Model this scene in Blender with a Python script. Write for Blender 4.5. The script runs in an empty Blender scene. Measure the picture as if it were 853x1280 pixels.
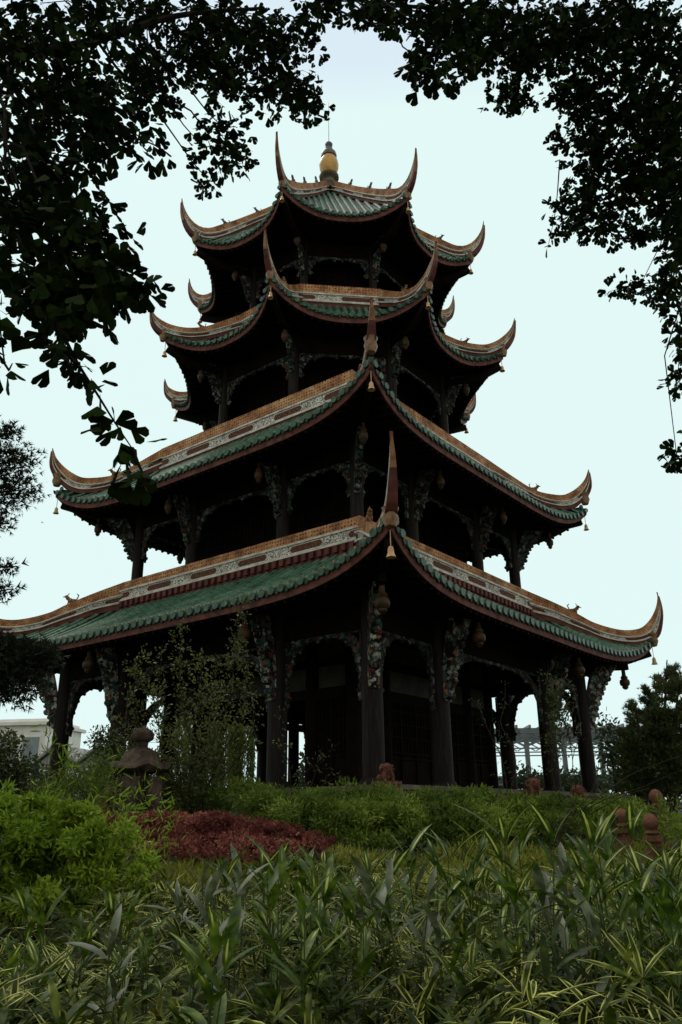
import bpy, math, random
import numpy as np
from mathutils import Vector, Matrix
random.seed(7); rng = np.random.default_rng(7)
sc = bpy.context.scene
COL = sc.collection
PI = math.pi
# ------------------------------------------------------------------ camera
F_PX, PITCH, YAW, ROLL, DIST, OFF, CZ = 1005.13, .3647, -.0134, -.0105, 39.248, .1071, -.926
CAM = Vector((-DIST*math.sin(OFF), -DIST*math.cos(OFF), CZ))
_a = OFF - YAW
FW = Vector((math.sin(_a)*math.cos(PITCH), math.cos(_a)*math.cos(PITCH), math.sin(PITCH)))
_r = Vector((math.cos(_a), -math.sin(_a), 0)); _u = _r.cross(FW)
RT = _r*math.cos(ROLL) + _u*math.sin(ROLL); UP = -_r*math.sin(ROLL) + _u*math.cos(ROLL)
HD = Vector((math.sin(_a), math.cos(_a), 0))            # level heading
cd = bpy.data.cameras.new("camera"); cam = bpy.data.objects.new("camera", cd); COL.objects.link(cam)
m = Matrix.Identity(4)
for i in range(3):
    m[i][0] = RT[i]; m[i][1] = UP[i]; m[i][2] = -FW[i]; m[i][3] = CAM[i]
cam.matrix_world = m
cd.sensor_fit = 'VERTICAL'; cd.sensor_height = 36; cd.lens = F_PX/1280*36
cd.clip_start = .05; cd.clip_end = 3000
sc.camera = cam
def at(px, py, d):
    """point seen at photo pixel (px,py), at level distance d ahead of the camera"""
    v = FW + RT*((px-426.5)/F_PX) + UP*((640-py)/F_PX)
    return CAM + v*(d/v.dot(HD))
# ------------------------------------------------------------------ light
w = bpy.data.worlds.new("World"); sc.world = w; w.use_nodes = True
nt = w.node_tree; N = nt.nodes; L = nt.links
for n in list(N): N.remove(n)
SUN_EL, SUN_AZ = 58, -28        # degrees; azimuth from +Y towards +X
sky = N.new('ShaderNodeTexSky'); sky.sky_type = 'NISHITA'; sky.sun_disc = False
sky.sun_elevation = math.radians(SUN_EL); sky.sun_rotation = math.radians(SUN_AZ); sky.dust_density = 1; sky.air_density = 1
bg1 = N.new('ShaderNodeBackground'); bg1.inputs[1].default_value = .05; L.new(sky.outputs[0], bg1.inputs[0])
tc = N.new('ShaderNodeTexCoord'); sep = N.new('ShaderNodeSeparateXYZ'); L.new(tc.outputs['Generated'], sep.inputs[0])
# overcast cloud deck: brightest on the side of the veiled sun, dimmer behind the viewer
dot = N.new('ShaderNodeVectorMath'); dot.operation = 'DOT_PRODUCT'
L.new(tc.outputs['Generated'], dot.inputs[0]); dot.inputs[1].default_value = (HD.x, HD.y, 0)
def wramp(src, stops):
    x = N.new('ShaderNodeValToRGB'); L.new(src, x.inputs[0]); e = x.color_ramp.elements
    e[0].position, c0 = stops[0]; e[0].color = (*c0, 1); e[1].position, c1 = stops[-1]; e[1].color = (*c1, 1)
    for p, c in stops[1:-1]: q = e.new(p); q.color = (*c, 1)
    return x.outputs[0]
ma = N.new('ShaderNodeMath'); ma.operation = 'MULTIPLY_ADD'; ma.inputs[1].default_value = .5; ma.inputs[2].default_value = .5; L.new(dot.outputs['Value'], ma.inputs[0])
lev = wramp(ma.outputs[0], [(0, (.80, .68, .58)), (.5, (1.0, .86, .76)), (.72, (1.0, .93, .88)), (.745, (1, 1, 1))])
hue = wramp(sep.outputs[2], [(0, (.805, 1.0, .975)), (.735, (.805, 1.0, .975)), (.765, (.745, .885, .97)), (1, (.66, .80, .90))])
mx = N.new('ShaderNodeMix'); mx.data_type = 'RGBA'; mx.blend_type = 'MULTIPLY'; mx.inputs[0].default_value = 1; L.new(hue, mx.inputs[6]); L.new(lev, mx.inputs[7])
bg2 = N.new('ShaderNodeBackground'); L.new(mx.outputs[2], bg2.inputs[0]); bg2.inputs[1].default_value = 1.0
ad = N.new('ShaderNodeMixShader'); ad.inputs[0].default_value = .06; L.new(bg2.outputs[0], ad.inputs[1]); L.new(bg1.outputs[0], ad.inputs[2])
ow = N.new('ShaderNodeOutputWorld'); L.new(ad.outputs[0], ow.inputs[0])
sd = bpy.data.lights.new("sun", 'SUN'); sd.energy = 1.5; sd.angle = math.radians(22); sd.color = (1, .94, .82)
so = bpy.data.objects.new("sun", sd); COL.objects.link(so)
sv = Vector((math.sin(math.radians(SUN_AZ))*math.cos(math.radians(SUN_EL)), math.cos(math.radians(SUN_AZ))*math.cos(math.radians(SUN_EL)), math.sin(math.radians(SUN_EL))))
so.rotation_euler = sv.to_track_quat('Z', 'Y').to_euler(); so.location = (0, 0, 60)
sc.view_settings.view_transform = 'Standard'; sc.view_settings.look = 'None'
sc.view_settings.exposure = 0; sc.view_settings.gamma = 1
sc.cycles.max_bounces = 5; sc.cycles.diffuse_bounces = 3; sc.cycles.transparent_max_bounces = 4
sc.cycles.use_denoising = True
# ------------------------------------------------------------------ materials
class NB:
    def __init__(s, name, rough=.7, spec=.3):
        s.m = bpy.data.materials.new(name); s.m.use_nodes = True; s.t = s.m.node_tree
        s.b = s.t.nodes['Principled BSDF']; s.b.inputs['Roughness'].default_value = rough
        s.b.inputs['Specular IOR Level'].default_value = spec
    def n(s, ty, **kw):
        x = s.t.nodes.new(ty)
        for k, v in kw.items():
            if k.startswith('i_'): x.inputs[k[2:].replace('_', ' ')].default_value = v
            else: setattr(x, k, v)
        return x
    def l(s, a, b): s.t.links.new(a, b)
    def col(s, a): s.l(a, s.b.inputs['Base Color'])
    def obj(s): return s.n('ShaderNodeTexCoord').outputs['Object']
    def uv(s): return s.n('ShaderNodeTexCoord').outputs['UV']
    def noise(s, vec, scale, detail=4, rough=.6):
        x = s.n('ShaderNodeTexNoise'); s.l(vec, x.inputs['Vector'])
        x.inputs['Scale'].default_value = scale; x.inputs['Detail'].default_value = detail; x.inputs['Roughness'].default_value = rough
        return x.outputs['Fac']
    def ramp(s, fac, stops, interp='LINEAR'):
        x = s.n('ShaderNodeValToRGB'); s.l(fac, x.inputs[0]); x.color_ramp.interpolation = interp
        e = x.color_ramp.elements
        while len(e) > 1: e.remove(e[-1])
        e[0].position = stops[0][0]; e[0].color = (*stops[0][1], 1)
        for p, c in stops[1:]:
            q = e.new(p); q.color = (*c, 1)
        return x.outputs[0]
    def mth(s, op, a, b=None, c=None):
        x = s.n('ShaderNodeMath', operation=op)
        for i, v in enumerate((a, b, c)):
            if v is None: continue
            if isinstance(v, (int, float)): x.inputs[i].default_value = v
            else: s.l(v, x.inputs[i])
        return x.outputs[0]
    def mix(s, f, a, b, blend='MIX'):
        x = s.n('ShaderNodeMix', data_type='RGBA', blend_type=blend)
        for i, v in ((0, f), (6, a), (7, b)):
            if isinstance(v, (int, float)): x.inputs[i].default_value = v
            elif isinstance(v, tuple): x.inputs[i].default_value = (*v, 1)
            else: s.l(v, x.inputs[i])
        return x.outputs[2]
    def bump(s, h, st=.4, d=.03):
        x = s.n('ShaderNodeBump'); x.inputs['Strength'].default_value = st; x.inputs['Distance'].default_value = d
        s.l(h, x.inputs['Height']); s.l(x.outputs[0], s.b.inputs['Normal'])
M = {}
def simple(name, c1, c2, scale=3, rough=.75, spec=.3, bump=.3, bscale=None, lo=.35, hi=.65):
    b = NB(name, rough, spec); o = b.obj(); f = b.noise(o, scale, 6)
    b.col(b.ramp(f, [(lo, c1), (hi, c2)]))
    if bump: b.bump(b.noise(o, bscale or scale*4, 4), bump, .02)
    M[name] = b.m; return b.m
# weathered green glaze, whitish reflections put into its colour
b = NB('green_glaze', .62, .2); o = b.obj()
f = b.noise(o, .9, 6); g = b.noise(o, 7, 5)
c = b.ramp(f, [(.3, (.03, .08, .052)), (.5, (.068, .155, .10)), (.68, (.13, .24, .17))])
c = b.mix(b.ramp(g, [(.52, (0,)*3), (.70, (.55,)*3)]), c, (.18, .25, .20))  # grey-white flecks: weathering plus painted-in glaze reflections
c = b.mix(b.ramp(b.noise(o, 2.3, 6), [(.53, (0,)*3), (.66, (.85,)*3)]), c, (.03, .036, .022))
u = b.n('ShaderNodeSeparateXYZ'); b.l(b.uv(), u.inputs[0])
jo = b.mth('PINGPONG', u.outputs[1], .17)
c = b.mix(b.ramp(jo, [(.0, (.75,)*3), (.028, (0,)*3)]), c, (.01, .02, .015))
b.col(c); b.bump(b.noise(o, 30, 3), .25, .01); M['tile'] = b.m
b = NB('green_glaze_dark', .5, .25); o = b.obj()
c = b.ramp(b.noise(o, 1.5, 6), [(.35, (.008, .022, .016)), (.65, (.022, .055, .038))]); b.col(c); M['tile_pan'] = b.m
b = NB('tile_end_glaze', .35, .3); o = b.obj()
c = b.ramp(b.noise(o, 4.5, 6, .75), [(.36, (.010, .032, .022)), (.5, (.03, .085, .055)), (.6, (.07, .14, .10)), (.68, (.26, .30, .26))]); b.col(c); M['tile_end'] = b.m
# orange brown openwork cresting
b = NB('cresting_clay', .8, .2); uv = b.uv(); o = b.obj()
v = b.n('ShaderNodeTexVoronoi', feature='F1'); b.l(uv, v.inputs['Vector']); v.inputs['Scale'].default_value = 6.5; v.inputs['Randomness'].default_value = .25
c = b.ramp(b.noise(o, 1.6, 6), [(.34, (.17, .075, .04)), (.52, (.44, .20, .095)), (.66, (.58, .34, .19))])
c = b.mix(b.ramp(v.outputs['Distance'], [(.20, (1,)*3), (.34, (0,)*3)]), c, (.05, .02, .012))
b.col(c); b.bump(v.outputs['Distance'], .8, .03); M['crest'] = b.m
# carved frieze : white scrollwork on dark red with long cartouche panels
b = NB('carved_frieze', .75, .25); uv = b.uv(); s_ = b.n('ShaderNodeSeparateXYZ'); b.l(uv, s_.inputs[0])
U_, V_ = s_.outputs[0], s_.outputs[1]
nz = b.n('ShaderNodeTexNoise'); b.l(uv, nz.inputs['Vector']); nz.inputs['Scale'].default_value = 5.5; nz.inputs['Detail'].default_value = 2
wv = b.mth('PINGPONG', b.mth('MULTIPLY', nz.outputs['Fac'], 9.0), 1.0)
scroll = b.ramp(wv, [(.30, (.06, .02, .018)), (.42, (.80, .77, .73))])
dirt = b.ramp(b.noise(b.obj(), 2.1, 6), [(.32, (.42, .39, .37)), (.54, (1, 1, 1))])
scroll = b.mix(1.0, scroll, dirt, 'MULTIPLY')
pp = b.mth('PINGPONG', U_, 1.5)                     # 0..1.5 repeating each 3 m
dv = b.mth('ABSOLUTE', b.mth('SUBTRACT', V_, .5))
box = b.mth('ADD', b.mth('MULTIPLY', b.mth('MAXIMUM', b.mth('SUBTRACT', pp, .75), 0), 3.0), dv)   # hexagon ended panel
inpan = b.mth('LESS_THAN', box, .34); rim = b.mth('LESS_THAN', box, .42)
fl = b.ramp(b.noise(uv, 11, 4), [(.48, (.10, .028, .026)), (.55, (.08, .03, .02)), (.60, (.34, .17, .07)), (.66, (.08, .14, .10)), (.72, (.5, .46, .42))])
c = b.mix(rim, scroll, (.62, .58, .54)); c = b.mix(inpan, c, fl)
b.col(c); b.bump(wv, .7, .03); M['frieze'] = b.m
simple('white_moulding', (.38, .35, .32), (.72, .68, .64), 2.5, .7, .2, .4, 14)
simple('dark_red', (.06, .016, .016), (.15, .042, .036), 2.2, .7, .25, .3)
simple('fascia_red', (.07, .022, .020), (.19, .065, .055), 2.6, .7, .25, .4)
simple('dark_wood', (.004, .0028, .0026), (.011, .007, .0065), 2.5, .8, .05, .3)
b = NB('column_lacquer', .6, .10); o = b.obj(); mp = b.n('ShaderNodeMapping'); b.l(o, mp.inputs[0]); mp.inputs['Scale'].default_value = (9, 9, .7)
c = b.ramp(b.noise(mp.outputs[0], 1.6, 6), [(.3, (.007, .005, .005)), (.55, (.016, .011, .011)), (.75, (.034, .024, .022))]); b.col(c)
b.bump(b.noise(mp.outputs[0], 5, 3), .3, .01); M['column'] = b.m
# painted carving
b = NB('painted_carving', .65, .15); o = b.obj()
nv = b.n('ShaderNodeTexNoise'); b.l(o, nv.inputs['Vector']); nv.inputs['Scale'].default_value = 5; nv.inputs['Detail'].default_value = 3
va = b.n('ShaderNodeVectorMath', operation='MULTIPLY_ADD'); b.l(nv.outputs['Color'], va.inputs[0]); va.inputs[1].default_value = (.55, .55, .55); b.l(o, va.inputs[2])
v = b.n('ShaderNodeTexVoronoi', feature='F1'); b.l(va.outputs[0], v.inputs['Vector']); v.inputs['Scale'].default_value = 4.5
hs = b.n('ShaderNodeSeparateColor'); b.l(v.outputs['Color'], hs.inputs[0])
c = b.ramp(hs.outputs[0], [(.0, (.07, .10, .09)), (.22, (.24, .25, .23)), (.47, (.14, .04, .032)), (.58, (.035, .07, .05)), (.74, (.42, .42, .38)), (.86, (.05, .07, .10)), (.93, (.28, .14, .06))], 'CONSTANT')
c = b.mix(b.ramp(v.outputs['Distance'], [(.42, (0,)*3), (.62, (1,)*3)]), c, (.012, .010, .009))
b.col(c); b.bump(v.outputs['Distance'], .8, .05); M['carving'] = b.m
b = NB('faded_carving', .65, .15); o = b.obj()
nv = b.n('ShaderNodeTexNoise'); b.l(o, nv.inputs['Vector']); nv.inputs['Scale'].default_value = 5; nv.inputs['Detail'].default_value = 3
va = b.n('ShaderNodeVectorMath', operation='MULTIPLY_ADD'); b.l(nv.outputs['Color'], va.inputs[0]); va.inputs[1].default_value = (.55, .55, .55); b.l(o, va.inputs[2])
v = b.n('ShaderNodeTexVoronoi', feature='F1'); b.l(va.outputs[0], v.inputs['Vector']); v.inputs['Scale'].default_value = 5
hs = b.n('ShaderNodeSeparateColor'); b.l(v.outputs['Color'], hs.inputs[0])
c = b.ramp(hs.outputs[0], [(.0, (.05, .07, .062)), (.35, (.15, .165, .15)), (.58, (.09, .028, .022)), (.70, (.03, .05, .04)), (.9, (.08, .06, .045))], 'CONSTANT')
c = b.mix(b.ramp(v.outputs['Distance'], [(.38, (0,)*3), (.6, (1,)*3)]), c, (.008, .007, .006))
b.col(c); b.bump(v.outputs['Distance'], .8, .04); M['fret'] = b.m
simple('old_gold', (.10, .045, .02), (.30, .15, .06), 6, .45, .5, .3)
simple('lotus_paint', (.014, .016, .010), (.085, .036, .014), 4, .55, .25, .5, 12)
simple('bell_brass', (.45, .24, .10), (.65, .38, .18), 6, .4, .5, .2)
simple('gourd_yellow', (.48, .25, .05), (.66, .38, .10), 3, .3, .5, .2)
simple('gourd_grey', (.06, .06, .065), (.16, .16, .16), 5, .4, .4, .2)
simple('pale_stone', (.25, .24, .22), (.45, .43, .40), 4, .8, .2, .4)
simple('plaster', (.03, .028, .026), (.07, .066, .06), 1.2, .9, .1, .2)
simple('red_sandstone', (.05, .022, .016), (.19, .085, .058), 5, .9, .1, .7, 20)
simple('lantern_stone', (.028, .021, .018), (.11, .078, .064), 4, .95, .1, .8, 16)
simple('base_stone', (.06, .05, .04), (.16, .14, .11), 2, .95, .1, .6)
simple('bark', (.018, .013, .010), (.05, .038, .03), 6, .95, .1, .7, 25)
simple('ginkgo_bark', (.006, .005, .004), (.02, .016, .012), 8, .95, .05, .6, 25)
simple('green_stem', (.03, .045, .015), (.07, .09, .03), 8, .8, .2, 0)
simple('metal_grey', (.12, .13, .14), (.20, .21, .22), 3, .5, .4, 0)
simple('steel_frame', (.16, .18, .20), (.24, .26, .28), 1, .6, .3, 0)
simple('house_white', (.74, .72, .70), (.85, .83, .81), .6, .85, .2, 0)
simple('house_roof', (.20, .19, .19), (.34, .33, .33), 1.5, .8, .2, .2)
simple('window_glass', (.12, .16, .18), (.2, .25, .27), 1, .2, .6, 0)
b = NB('ground_soil', .95, .1); o = b.obj()
c = b.ramp(b.noise(o, .8, 8), [(.3, (.018, .020, .008)), (.55, (.035, .045, .014)), (.75, (.06, .055, .03))]); b.col(c); b.bump(b.noise(o, 6, 6), .8, .1); M['soil'] = b.m
def leafmat(name, cols, rough=.5, spec=.35, scale=2.0, transl=.25, stripe=None, rs=14):
    b = NB(name, rough+.1, spec*.35); o = b.obj()
    f = b.mth('ADD', b.mth('MULTIPLY', b.noise(o, scale, 3), .6), b.mth('MULTIPLY', b.noise(o, rs, 1), .4))
    n = len(cols); c = b.ramp(f, [(.36+.28*i/(n-1), cols[i]) for i in range(n)])
    if stripe:
        s_ = b.n('ShaderNodeSeparateXYZ'); b.l(b.uv(), s_.inputs[0])
        dx = b.mth('ABSOLUTE', b.mth('SUBTRACT', s_.outputs[0], .5))
        mk = b.ramp(dx, stripe[0])
        mk = b.mth('MULTIPLY', mk, b.ramp(b.noise(o, 2.6, 2), [(.50, (0,)*3), (.60, (1,)*3)]))
        c = b.mix(mk, c, stripe[1])
    b.col(c)
    if transl:
        tr = b.n('ShaderNodeBsdfTranslucent'); b.l(c, tr.inputs[0])
        mx = b.n('ShaderNodeMixShader'); mx.inputs[0].default_value = transl
        out = [x for x in b.t.nodes if x.type == 'OUTPUT_MATERIAL'][0]
        b.l(b.b.outputs[0], mx.inputs[1]); b.l(tr.outputs[0], mx.inputs[2]); b.l(mx.outputs[0], out.inputs[0])
    M[name] = b.m
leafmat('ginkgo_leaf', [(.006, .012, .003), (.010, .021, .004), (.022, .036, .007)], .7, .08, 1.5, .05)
leafmat('bamboo_leaf', [(.012, .032, .004), (.055, .10, .008), (.20, .26, .03)], .42, .5, 1.1, .3,
        stripe=([(.0, (1,)*3), (.10, (.9,)*3), (.17, (0,)*3)], (.52, .54, .15)))
leafmat('bamboo_grey', [(.03, .046, .018), (.075, .095, .045), (.19, .205, .13)], .4, .8, 2.2, .25)
leafmat('undergrowth_leaf', [(.006, .014, .002), (.032, .052, .005), (.17, .20, .028)], .5, .35, 1.2, .25,
        stripe=([(.26, (0,)*3), (.34, (1,)*3)], (.60, .58, .17)))
leafmat('lime_leaf', [(.045, .085, .008), (.17, .26, .02), (.42, .52, .07)], .5, .3, .7, .35)
leafmat('yellow_green', [(.07, .085, .012), (.16, .17, .025), (.32, .32, .07)], .55, .3, .9, .35)
leafmat('fern_leaf', [(.03, .048, .008), (.09, .14, .02), (.25, .32, .05)], .55, .3, .6, .3)
leafmat('red_leaf', [(.05, .014, .013), (.17, .045, .038), (.40, .17, .12)], .55, .3, 1.4, .3)
leafmat('shrub_leaf', [(.02, .028, .010), (.05, .062, .02), (.13, .14, .045)], .4, .5, .9, .3)
leafmat('conifer_leaf', [(.018, .028, .010), (.05, .068, .024), (.12, .14, .055)], .6, .2, .6, .1)
leafmat('pine_leaf', [(.010, .012, .008), (.02, .024, .015), (.035, .04, .026)], .6, .2, 2, .1)
leafmat('willow_leaf', [(.04, .06, .014), (.09, .12, .028), (.15, .18, .05)], .6, .2, .5, .35)
leafmat('far_tree', [(.03, .045, .025), (.06, .08, .045), (.09, .11, .065)], .8, .1, .3, .2)
simple('dead_leaf', (.14, .09, .04), (.34, .25, .12), 4, .9, .1, 0)
leafmat('sapling_leaf', [(.03, .038, .012), (.08, .095, .028), (.20, .20, .06)], .4, .5, .9, .3)
# ------------------------------------------------------------------ mesh helpers
def link(name, me, parent=None):
    o = bpy.data.objects.new(name, me); COL.objects.link(o)
    if parent is not None: o.parent = parent
    return o
def empty(name, loc=(0, 0, 0), rz=0, parent=None):
    o = bpy.data.objects.new(name, None); COL.objects.link(o); o.location = loc; o.rotation_euler = (0, 0, rz)
    o.empty_display_size = .2
    if parent: o.parent = parent
    return o
def tag(o, label=None, cat=None, group=None, kind=None):
    if label: o['label'] = label
    if cat: o['category'] = cat
    if group: o['group'] = group
    if kind: o['kind'] = kind
    return o
class MB:
    def __init__(s): s.v = []; s.f = []; s.uv = []; s.mi = []
    def face(s, pts, uv=None, mi=0):
        k = len(s.v); s.v += [tuple(p) for p in pts]; s.f.append(tuple(range(k, k+len(pts))))
        s.uv += uv if uv else [(0, 0)]*len(pts); s.mi.append(mi)
    def grid(s, P, UV=None, mi=0, closed=False):
        """P[i][j] points"""
        n = len(P); q = len(P[0]); k = len(s.v)
        for r in P: s.v += [tuple(p) for p in r]
        for i in range(n-1):
            for j in range(q if closed else q-1):
                j2 = (j+1) % q
                ix = ((i, j), (i+1, j), (i+1, j2), (i, j2))
                s.f.append(tuple(k+a*q+b_ for a, b_ in ix)); s.mi.append(mi)
                s.uv += [UV[a][b_] if UV else (0, 0) for a, b_ in ix]
    def box(s, c, size, rz=0, mi=0, ax=None):
        hx, hy, hz = size[0]/2, size[1]/2, size[2]/2
        if ax is None:
            X = Vector((math.cos(rz), math.sin(rz), 0)); Y = Vector((-math.sin(rz), math.cos(rz), 0)); Z = Vector((0, 0, 1))
        else: X, Y, Z = ax
        c = Vector(c); k = len(s.v)
        for a in (-1, 1):
            for b_ in (-1, 1):
                for d in (-1, 1): s.v.append(tuple(c+X*a*hx+Y*b_*hy+Z*d*hz))
        for q in ((0, 1, 3, 2), (4, 6, 7, 5), (0, 4, 5, 1), (2, 3, 7, 6), (0, 2, 6, 4), (1, 5, 7, 3)):
            s.f.append(tuple(k+i for i in q)); s.mi.append(mi); s.uv += [(0, 0)]*4
    def beam(s, a, b_, wd, ht, mi=0, up=Vector((0, 0, 1))):
        a = Vector(a); b_ = Vector(b_); X = (b_-a); ln = X.length; X = X/ln
        Y = up.cross(X)
        if Y.length < 1e-4: Y = Vector((0, 1, 0))
        Y.normalize(); Z = X.cross(Y); s.box((a+b_)/2, (ln, wd, ht), mi=mi, ax=(X, Y, Z))
    def tube(s, pts, rad, seg=8, mi=0, caps=True):
        pts = [Vector(p) for p in pts]; n = len(pts)
        if isinstance(rad, (int, float)): rad = [rad]*n
        k = len(s.v); ref = None
        for i, p in enumerate(pts):
            t = (pts[min(i+1, n-1)]-pts[max(i-1, 0)])
            if t.length < 1e-9: t = Vector((0, 0, 1))
            t.normalize()
            if ref is None: ref = Vector((1, 0, 0)) if abs(t.x) < .8 else Vector((0, 1, 0))
            A = (ref-t*ref.dot(t)).normalized(); ref = A; B = t.cross(A)
            for j in range(seg):
                a = 2*PI*j/seg; s.v.append(tuple(p+(A*math.cos(a)+B*math.sin(a))*rad[i]))
        for i in range(n-1):
            for j in range(seg):
                j2 = (j+1) % seg
                s.f.append((k+i*seg+j, k+i*seg+j2, k+(i+1)*seg+j2, k+(i+1)*seg+j)); s.mi.append(mi); s.uv += [(0, 0)]*4
        if caps:
            s.f.append(tuple(k+j for j in range(seg))[::-1]); s.mi.append(mi); s.uv += [(0, 0)]*seg
            s.f.append(tuple(k+(n-1)*seg+j for j in range(seg))); s.mi.append(mi); s.uv += [(0, 0)]*seg
    def lathe(s, prof, c=(0, 0, 0), seg=20, mi=0):
        k = len(s.v); c = Vector(c); n = len(prof)
        for r, z in prof:
            for j in range(seg): a = 2*PI*j/seg; s.v.append((c.x+r*math.cos(a), c.y+r*math.sin(a), c.z+z))
        for i in range(n-1):
            for j in range(seg):
                j2 = (j+1) % seg
                s.f.append((k+i*seg+j, k+i*seg+j2, k+(i+1)*seg+j2, k+(i+1)*seg+j)); s.mi.append(mi); s.uv += [(0, 0)]*4
    def ball(s, c, r, seg=8, rings=6, mi=0, sc3=(1, 1, 1)):
        c = Vector(c); k = len(s.v)
        for i in range(rings+1):
            th = PI*i/rings
            for j in range(seg):
                a = 2*PI*j/seg
                s.v.append((c.x+r*sc3[0]*math.sin(th)*math.cos(a), c.y+r*sc3[1]*math.sin(th)*math.sin(a), c.z-r*sc3[2]*math.cos(th)))
        for i in range(rings):
            for j in range(seg):
                j2 = (j+1) % seg
                s.f.append((k+i*seg+j, k+i*seg+j2, k+(i+1)*seg+j2, k+(i+1)*seg+j)); s.mi.append(mi); s.uv += [(0, 0)]*4
    def plate(s, poly, o, X, Y, th, mi=0):
        """extrude 2D outline poly in plane o + X*x + Y*y, thickness th"""
        o = Vector(o); Z = X.cross(Y).normalized()
        fr = [o+X*p[0]+Y*p[1]+Z*th/2 for p in poly]; bk = [o+X*p[0]+Y*p[1]-Z*th/2 for p in poly]
        s.face(fr, mi=mi); s.face(bk[::-1], mi=mi)
        for i in range(len(poly)):
            j = (i+1) % len(poly); s.face([fr[i], bk[i], bk[j], fr[j]], mi=mi)
    def strip(s, A, B, O, th, mi=0):
        """solid ribbon between polylines A and B, thickness th along direction O"""
        for i in range(len(A)-1):
            a, b_, c, d = Vector(A[i]), Vector(A[i+1]), Vector(B[i+1]), Vector(B[i]); h = O*th/2
            s.face([a+h, b_+h, c+h, d+h], mi=mi); s.face([d-h, c-h, b_-h, a-h], mi=mi)
            s.face([a-h, b_-h, b_+h, a+h], mi=mi); s.face([d+h, c+h, c-h, d-h], mi=mi)
        a, d = Vector(A[0]), Vector(B[0]); s.face([a-h, a+h, d+h, d-h], mi=mi)
        a, d = Vector(A[-1]), Vector(B[-1]); s.face([a+h, a-h, d-h, d+h], mi=mi)
    def build(s, name, mats, parent=None, smooth=False):
        if not isinstance(mats, (list, tuple)): mats = [mats]
        me = bpy.data.meshes.new(name); me.from_pydata(s.v, [], s.f)
        for mm in mats: me.materials.append(M[mm])
        me.polygons.foreach_set('material_index', s.mi)
        ul = me.uv_layers.new(name='UVMap'); ul.data.foreach_set('uv', np.array(s.uv, dtype=np.float32).ravel())
        if smooth:
            me.polygons.foreach_set('use_smooth', [True]*len(s.f))
            try: me.set_sharp_from_angle(angle=math.radians(50))
            except Exception: pass
        me.update(); return link(name, me, parent)
def catmull(pts, n):
    P = np.array(pts, float); d = np.r_[0, np.cumsum(np.linalg.norm(np.diff(P, axis=0), axis=1))]
    Pe = np.vstack([2*P[0]-P[1], P, 2*P[-1]-P[-2]])
    out = []
    for t in np.linspace(0, d[-1], n):
        i = min(max(np.searchsorted(d, t)-1, 0), len(P)-2); u = (t-d[i])/(d[i+1]-d[i])
        p0, p1, p2, p3 = Pe[i], Pe[i+1], Pe[i+2], Pe[i+3]
        out.append(.5*((2*p1)+(-p0+p2)*u+(2*p0-5*p1+4*p2-p3)*u*u+(-p0+3*p1-3*p2+p3)*u**3))
    return np.array(out)
def leaves(name, tmpl, faces, tuv, P, Z, X, S, mat, parent=None, mats=None):
    """many small leaves: template verts (n,3) placed at P with long axis Z, width axis X, scale S"""
    P = np.asarray(P, float); Z = np.asarray(Z, float); X = np.asarray(X, float); S = np.asarray(S, float).reshape(-1, 1)
    Z /= np.linalg.norm(Z, axis=1, keepdims=True)+1e-9
    X = X-Z*np.sum(X*Z, axis=1, keepdims=True); X /= np.linalg.norm(X, axis=1, keepdims=True)+1e-9
    Y = np.cross(Z, X); T = np.asarray(tmpl, float); n = len(P); k = len(T)
    V = P[:, None, :] + S[:, :, None]*(T[None, :, 0:1]*X[:, None, :]+T[None, :, 1:2]*Y[:, None, :]+T[None, :, 2:3]*Z[:, None, :])
    V = V.reshape(-1, 3)
    nf = len(faces); base = np.concatenate([np.array(f) for f in faces]); cnt = np.array([len(f) for f in faces])
    loops = (base[None, :]+(np.arange(n)*k)[:, None]).ravel(); tot = np.tile(cnt, n); st = np.r_[0, np.cumsum(tot)[:-1]]
    me = bpy.data.meshes.new(name); me.vertices.add(len(V)); me.vertices.foreach_set('co', V.astype(np.float32).ravel())
    me.loops.add(len(loops)); me.loops.foreach_set('vertex_index', loops.astype(np.int32))
    me.polygons.add(len(tot)); me.polygons.foreach_set('loop_start', st.astype(np.int32)); me.polygons.foreach_set('loop_total', tot.astype(np.int32))
    ul = me.uv_layers.new(name='UVMap'); uvv = np.tile(np.asarray(tuv, float)[base], (n, 1)); ul.data.foreach_set('uv', uvv.astype(np.float32).ravel())
    me.materials.append(M[mat]); me.update(calc_edges=True); me.validate()
    return link(name, me, parent)
def blade(nseg=4, wd=.12, droop=.35, fold=.25):
    """lance leaf along +Z (length 1), width in X, curving towards -Y; has a midrib"""
    T = []; uv = []; F = []
    for i in range(nseg+1):
        t = i/nseg; w_ = wd*.5*(math.sin(PI*min(1, t*.86+.12))**.8) if 0 < i < nseg else (.012 if i == 0 else .0)
        y = -droop*t*t; z = t*(1-.25*droop*t)
        T += [(-w_, y+w_*fold, z), (0, y, z), (w_, y+w_*fold, z)]; uv += [(0, t), (.5, t), (1, t)]
    for i in range(nseg):
        a = i*3; F += [(a, a+1, a+4, a+3), (a+1, a+2, a+5, a+4)]
    return T, F, uv
GINK = ([(0, 0, 0), (-.10, .0, .12), (-.50, .06, .62), (-.42, .03, .86), (-.20, -.02, .97), (-.03, -.04, .90), (0, 0, .52),
         (.04, -.02, .92), (.24, .03, .98), (.44, .07, .83), (.50, .02, .60), (.10, 0, .12)],
        [(0, 6, 5, 4, 3, 2, 1), (0, 11, 10, 9, 8, 7, 6)], [(.5, .5)]*12)
OVAL = ([(0, 0, 0), (-.24, .03, .3), (-.2, .03, .7), (0, -.03, 1), (.2, .03, .7), (.24, .03, .3)], [(0, 5, 4, 3), (0, 3, 2, 1)], [(.5, 0), (0, .3), (0, .7), (.5, 1), (1, .7), (1, .3)])
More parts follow.
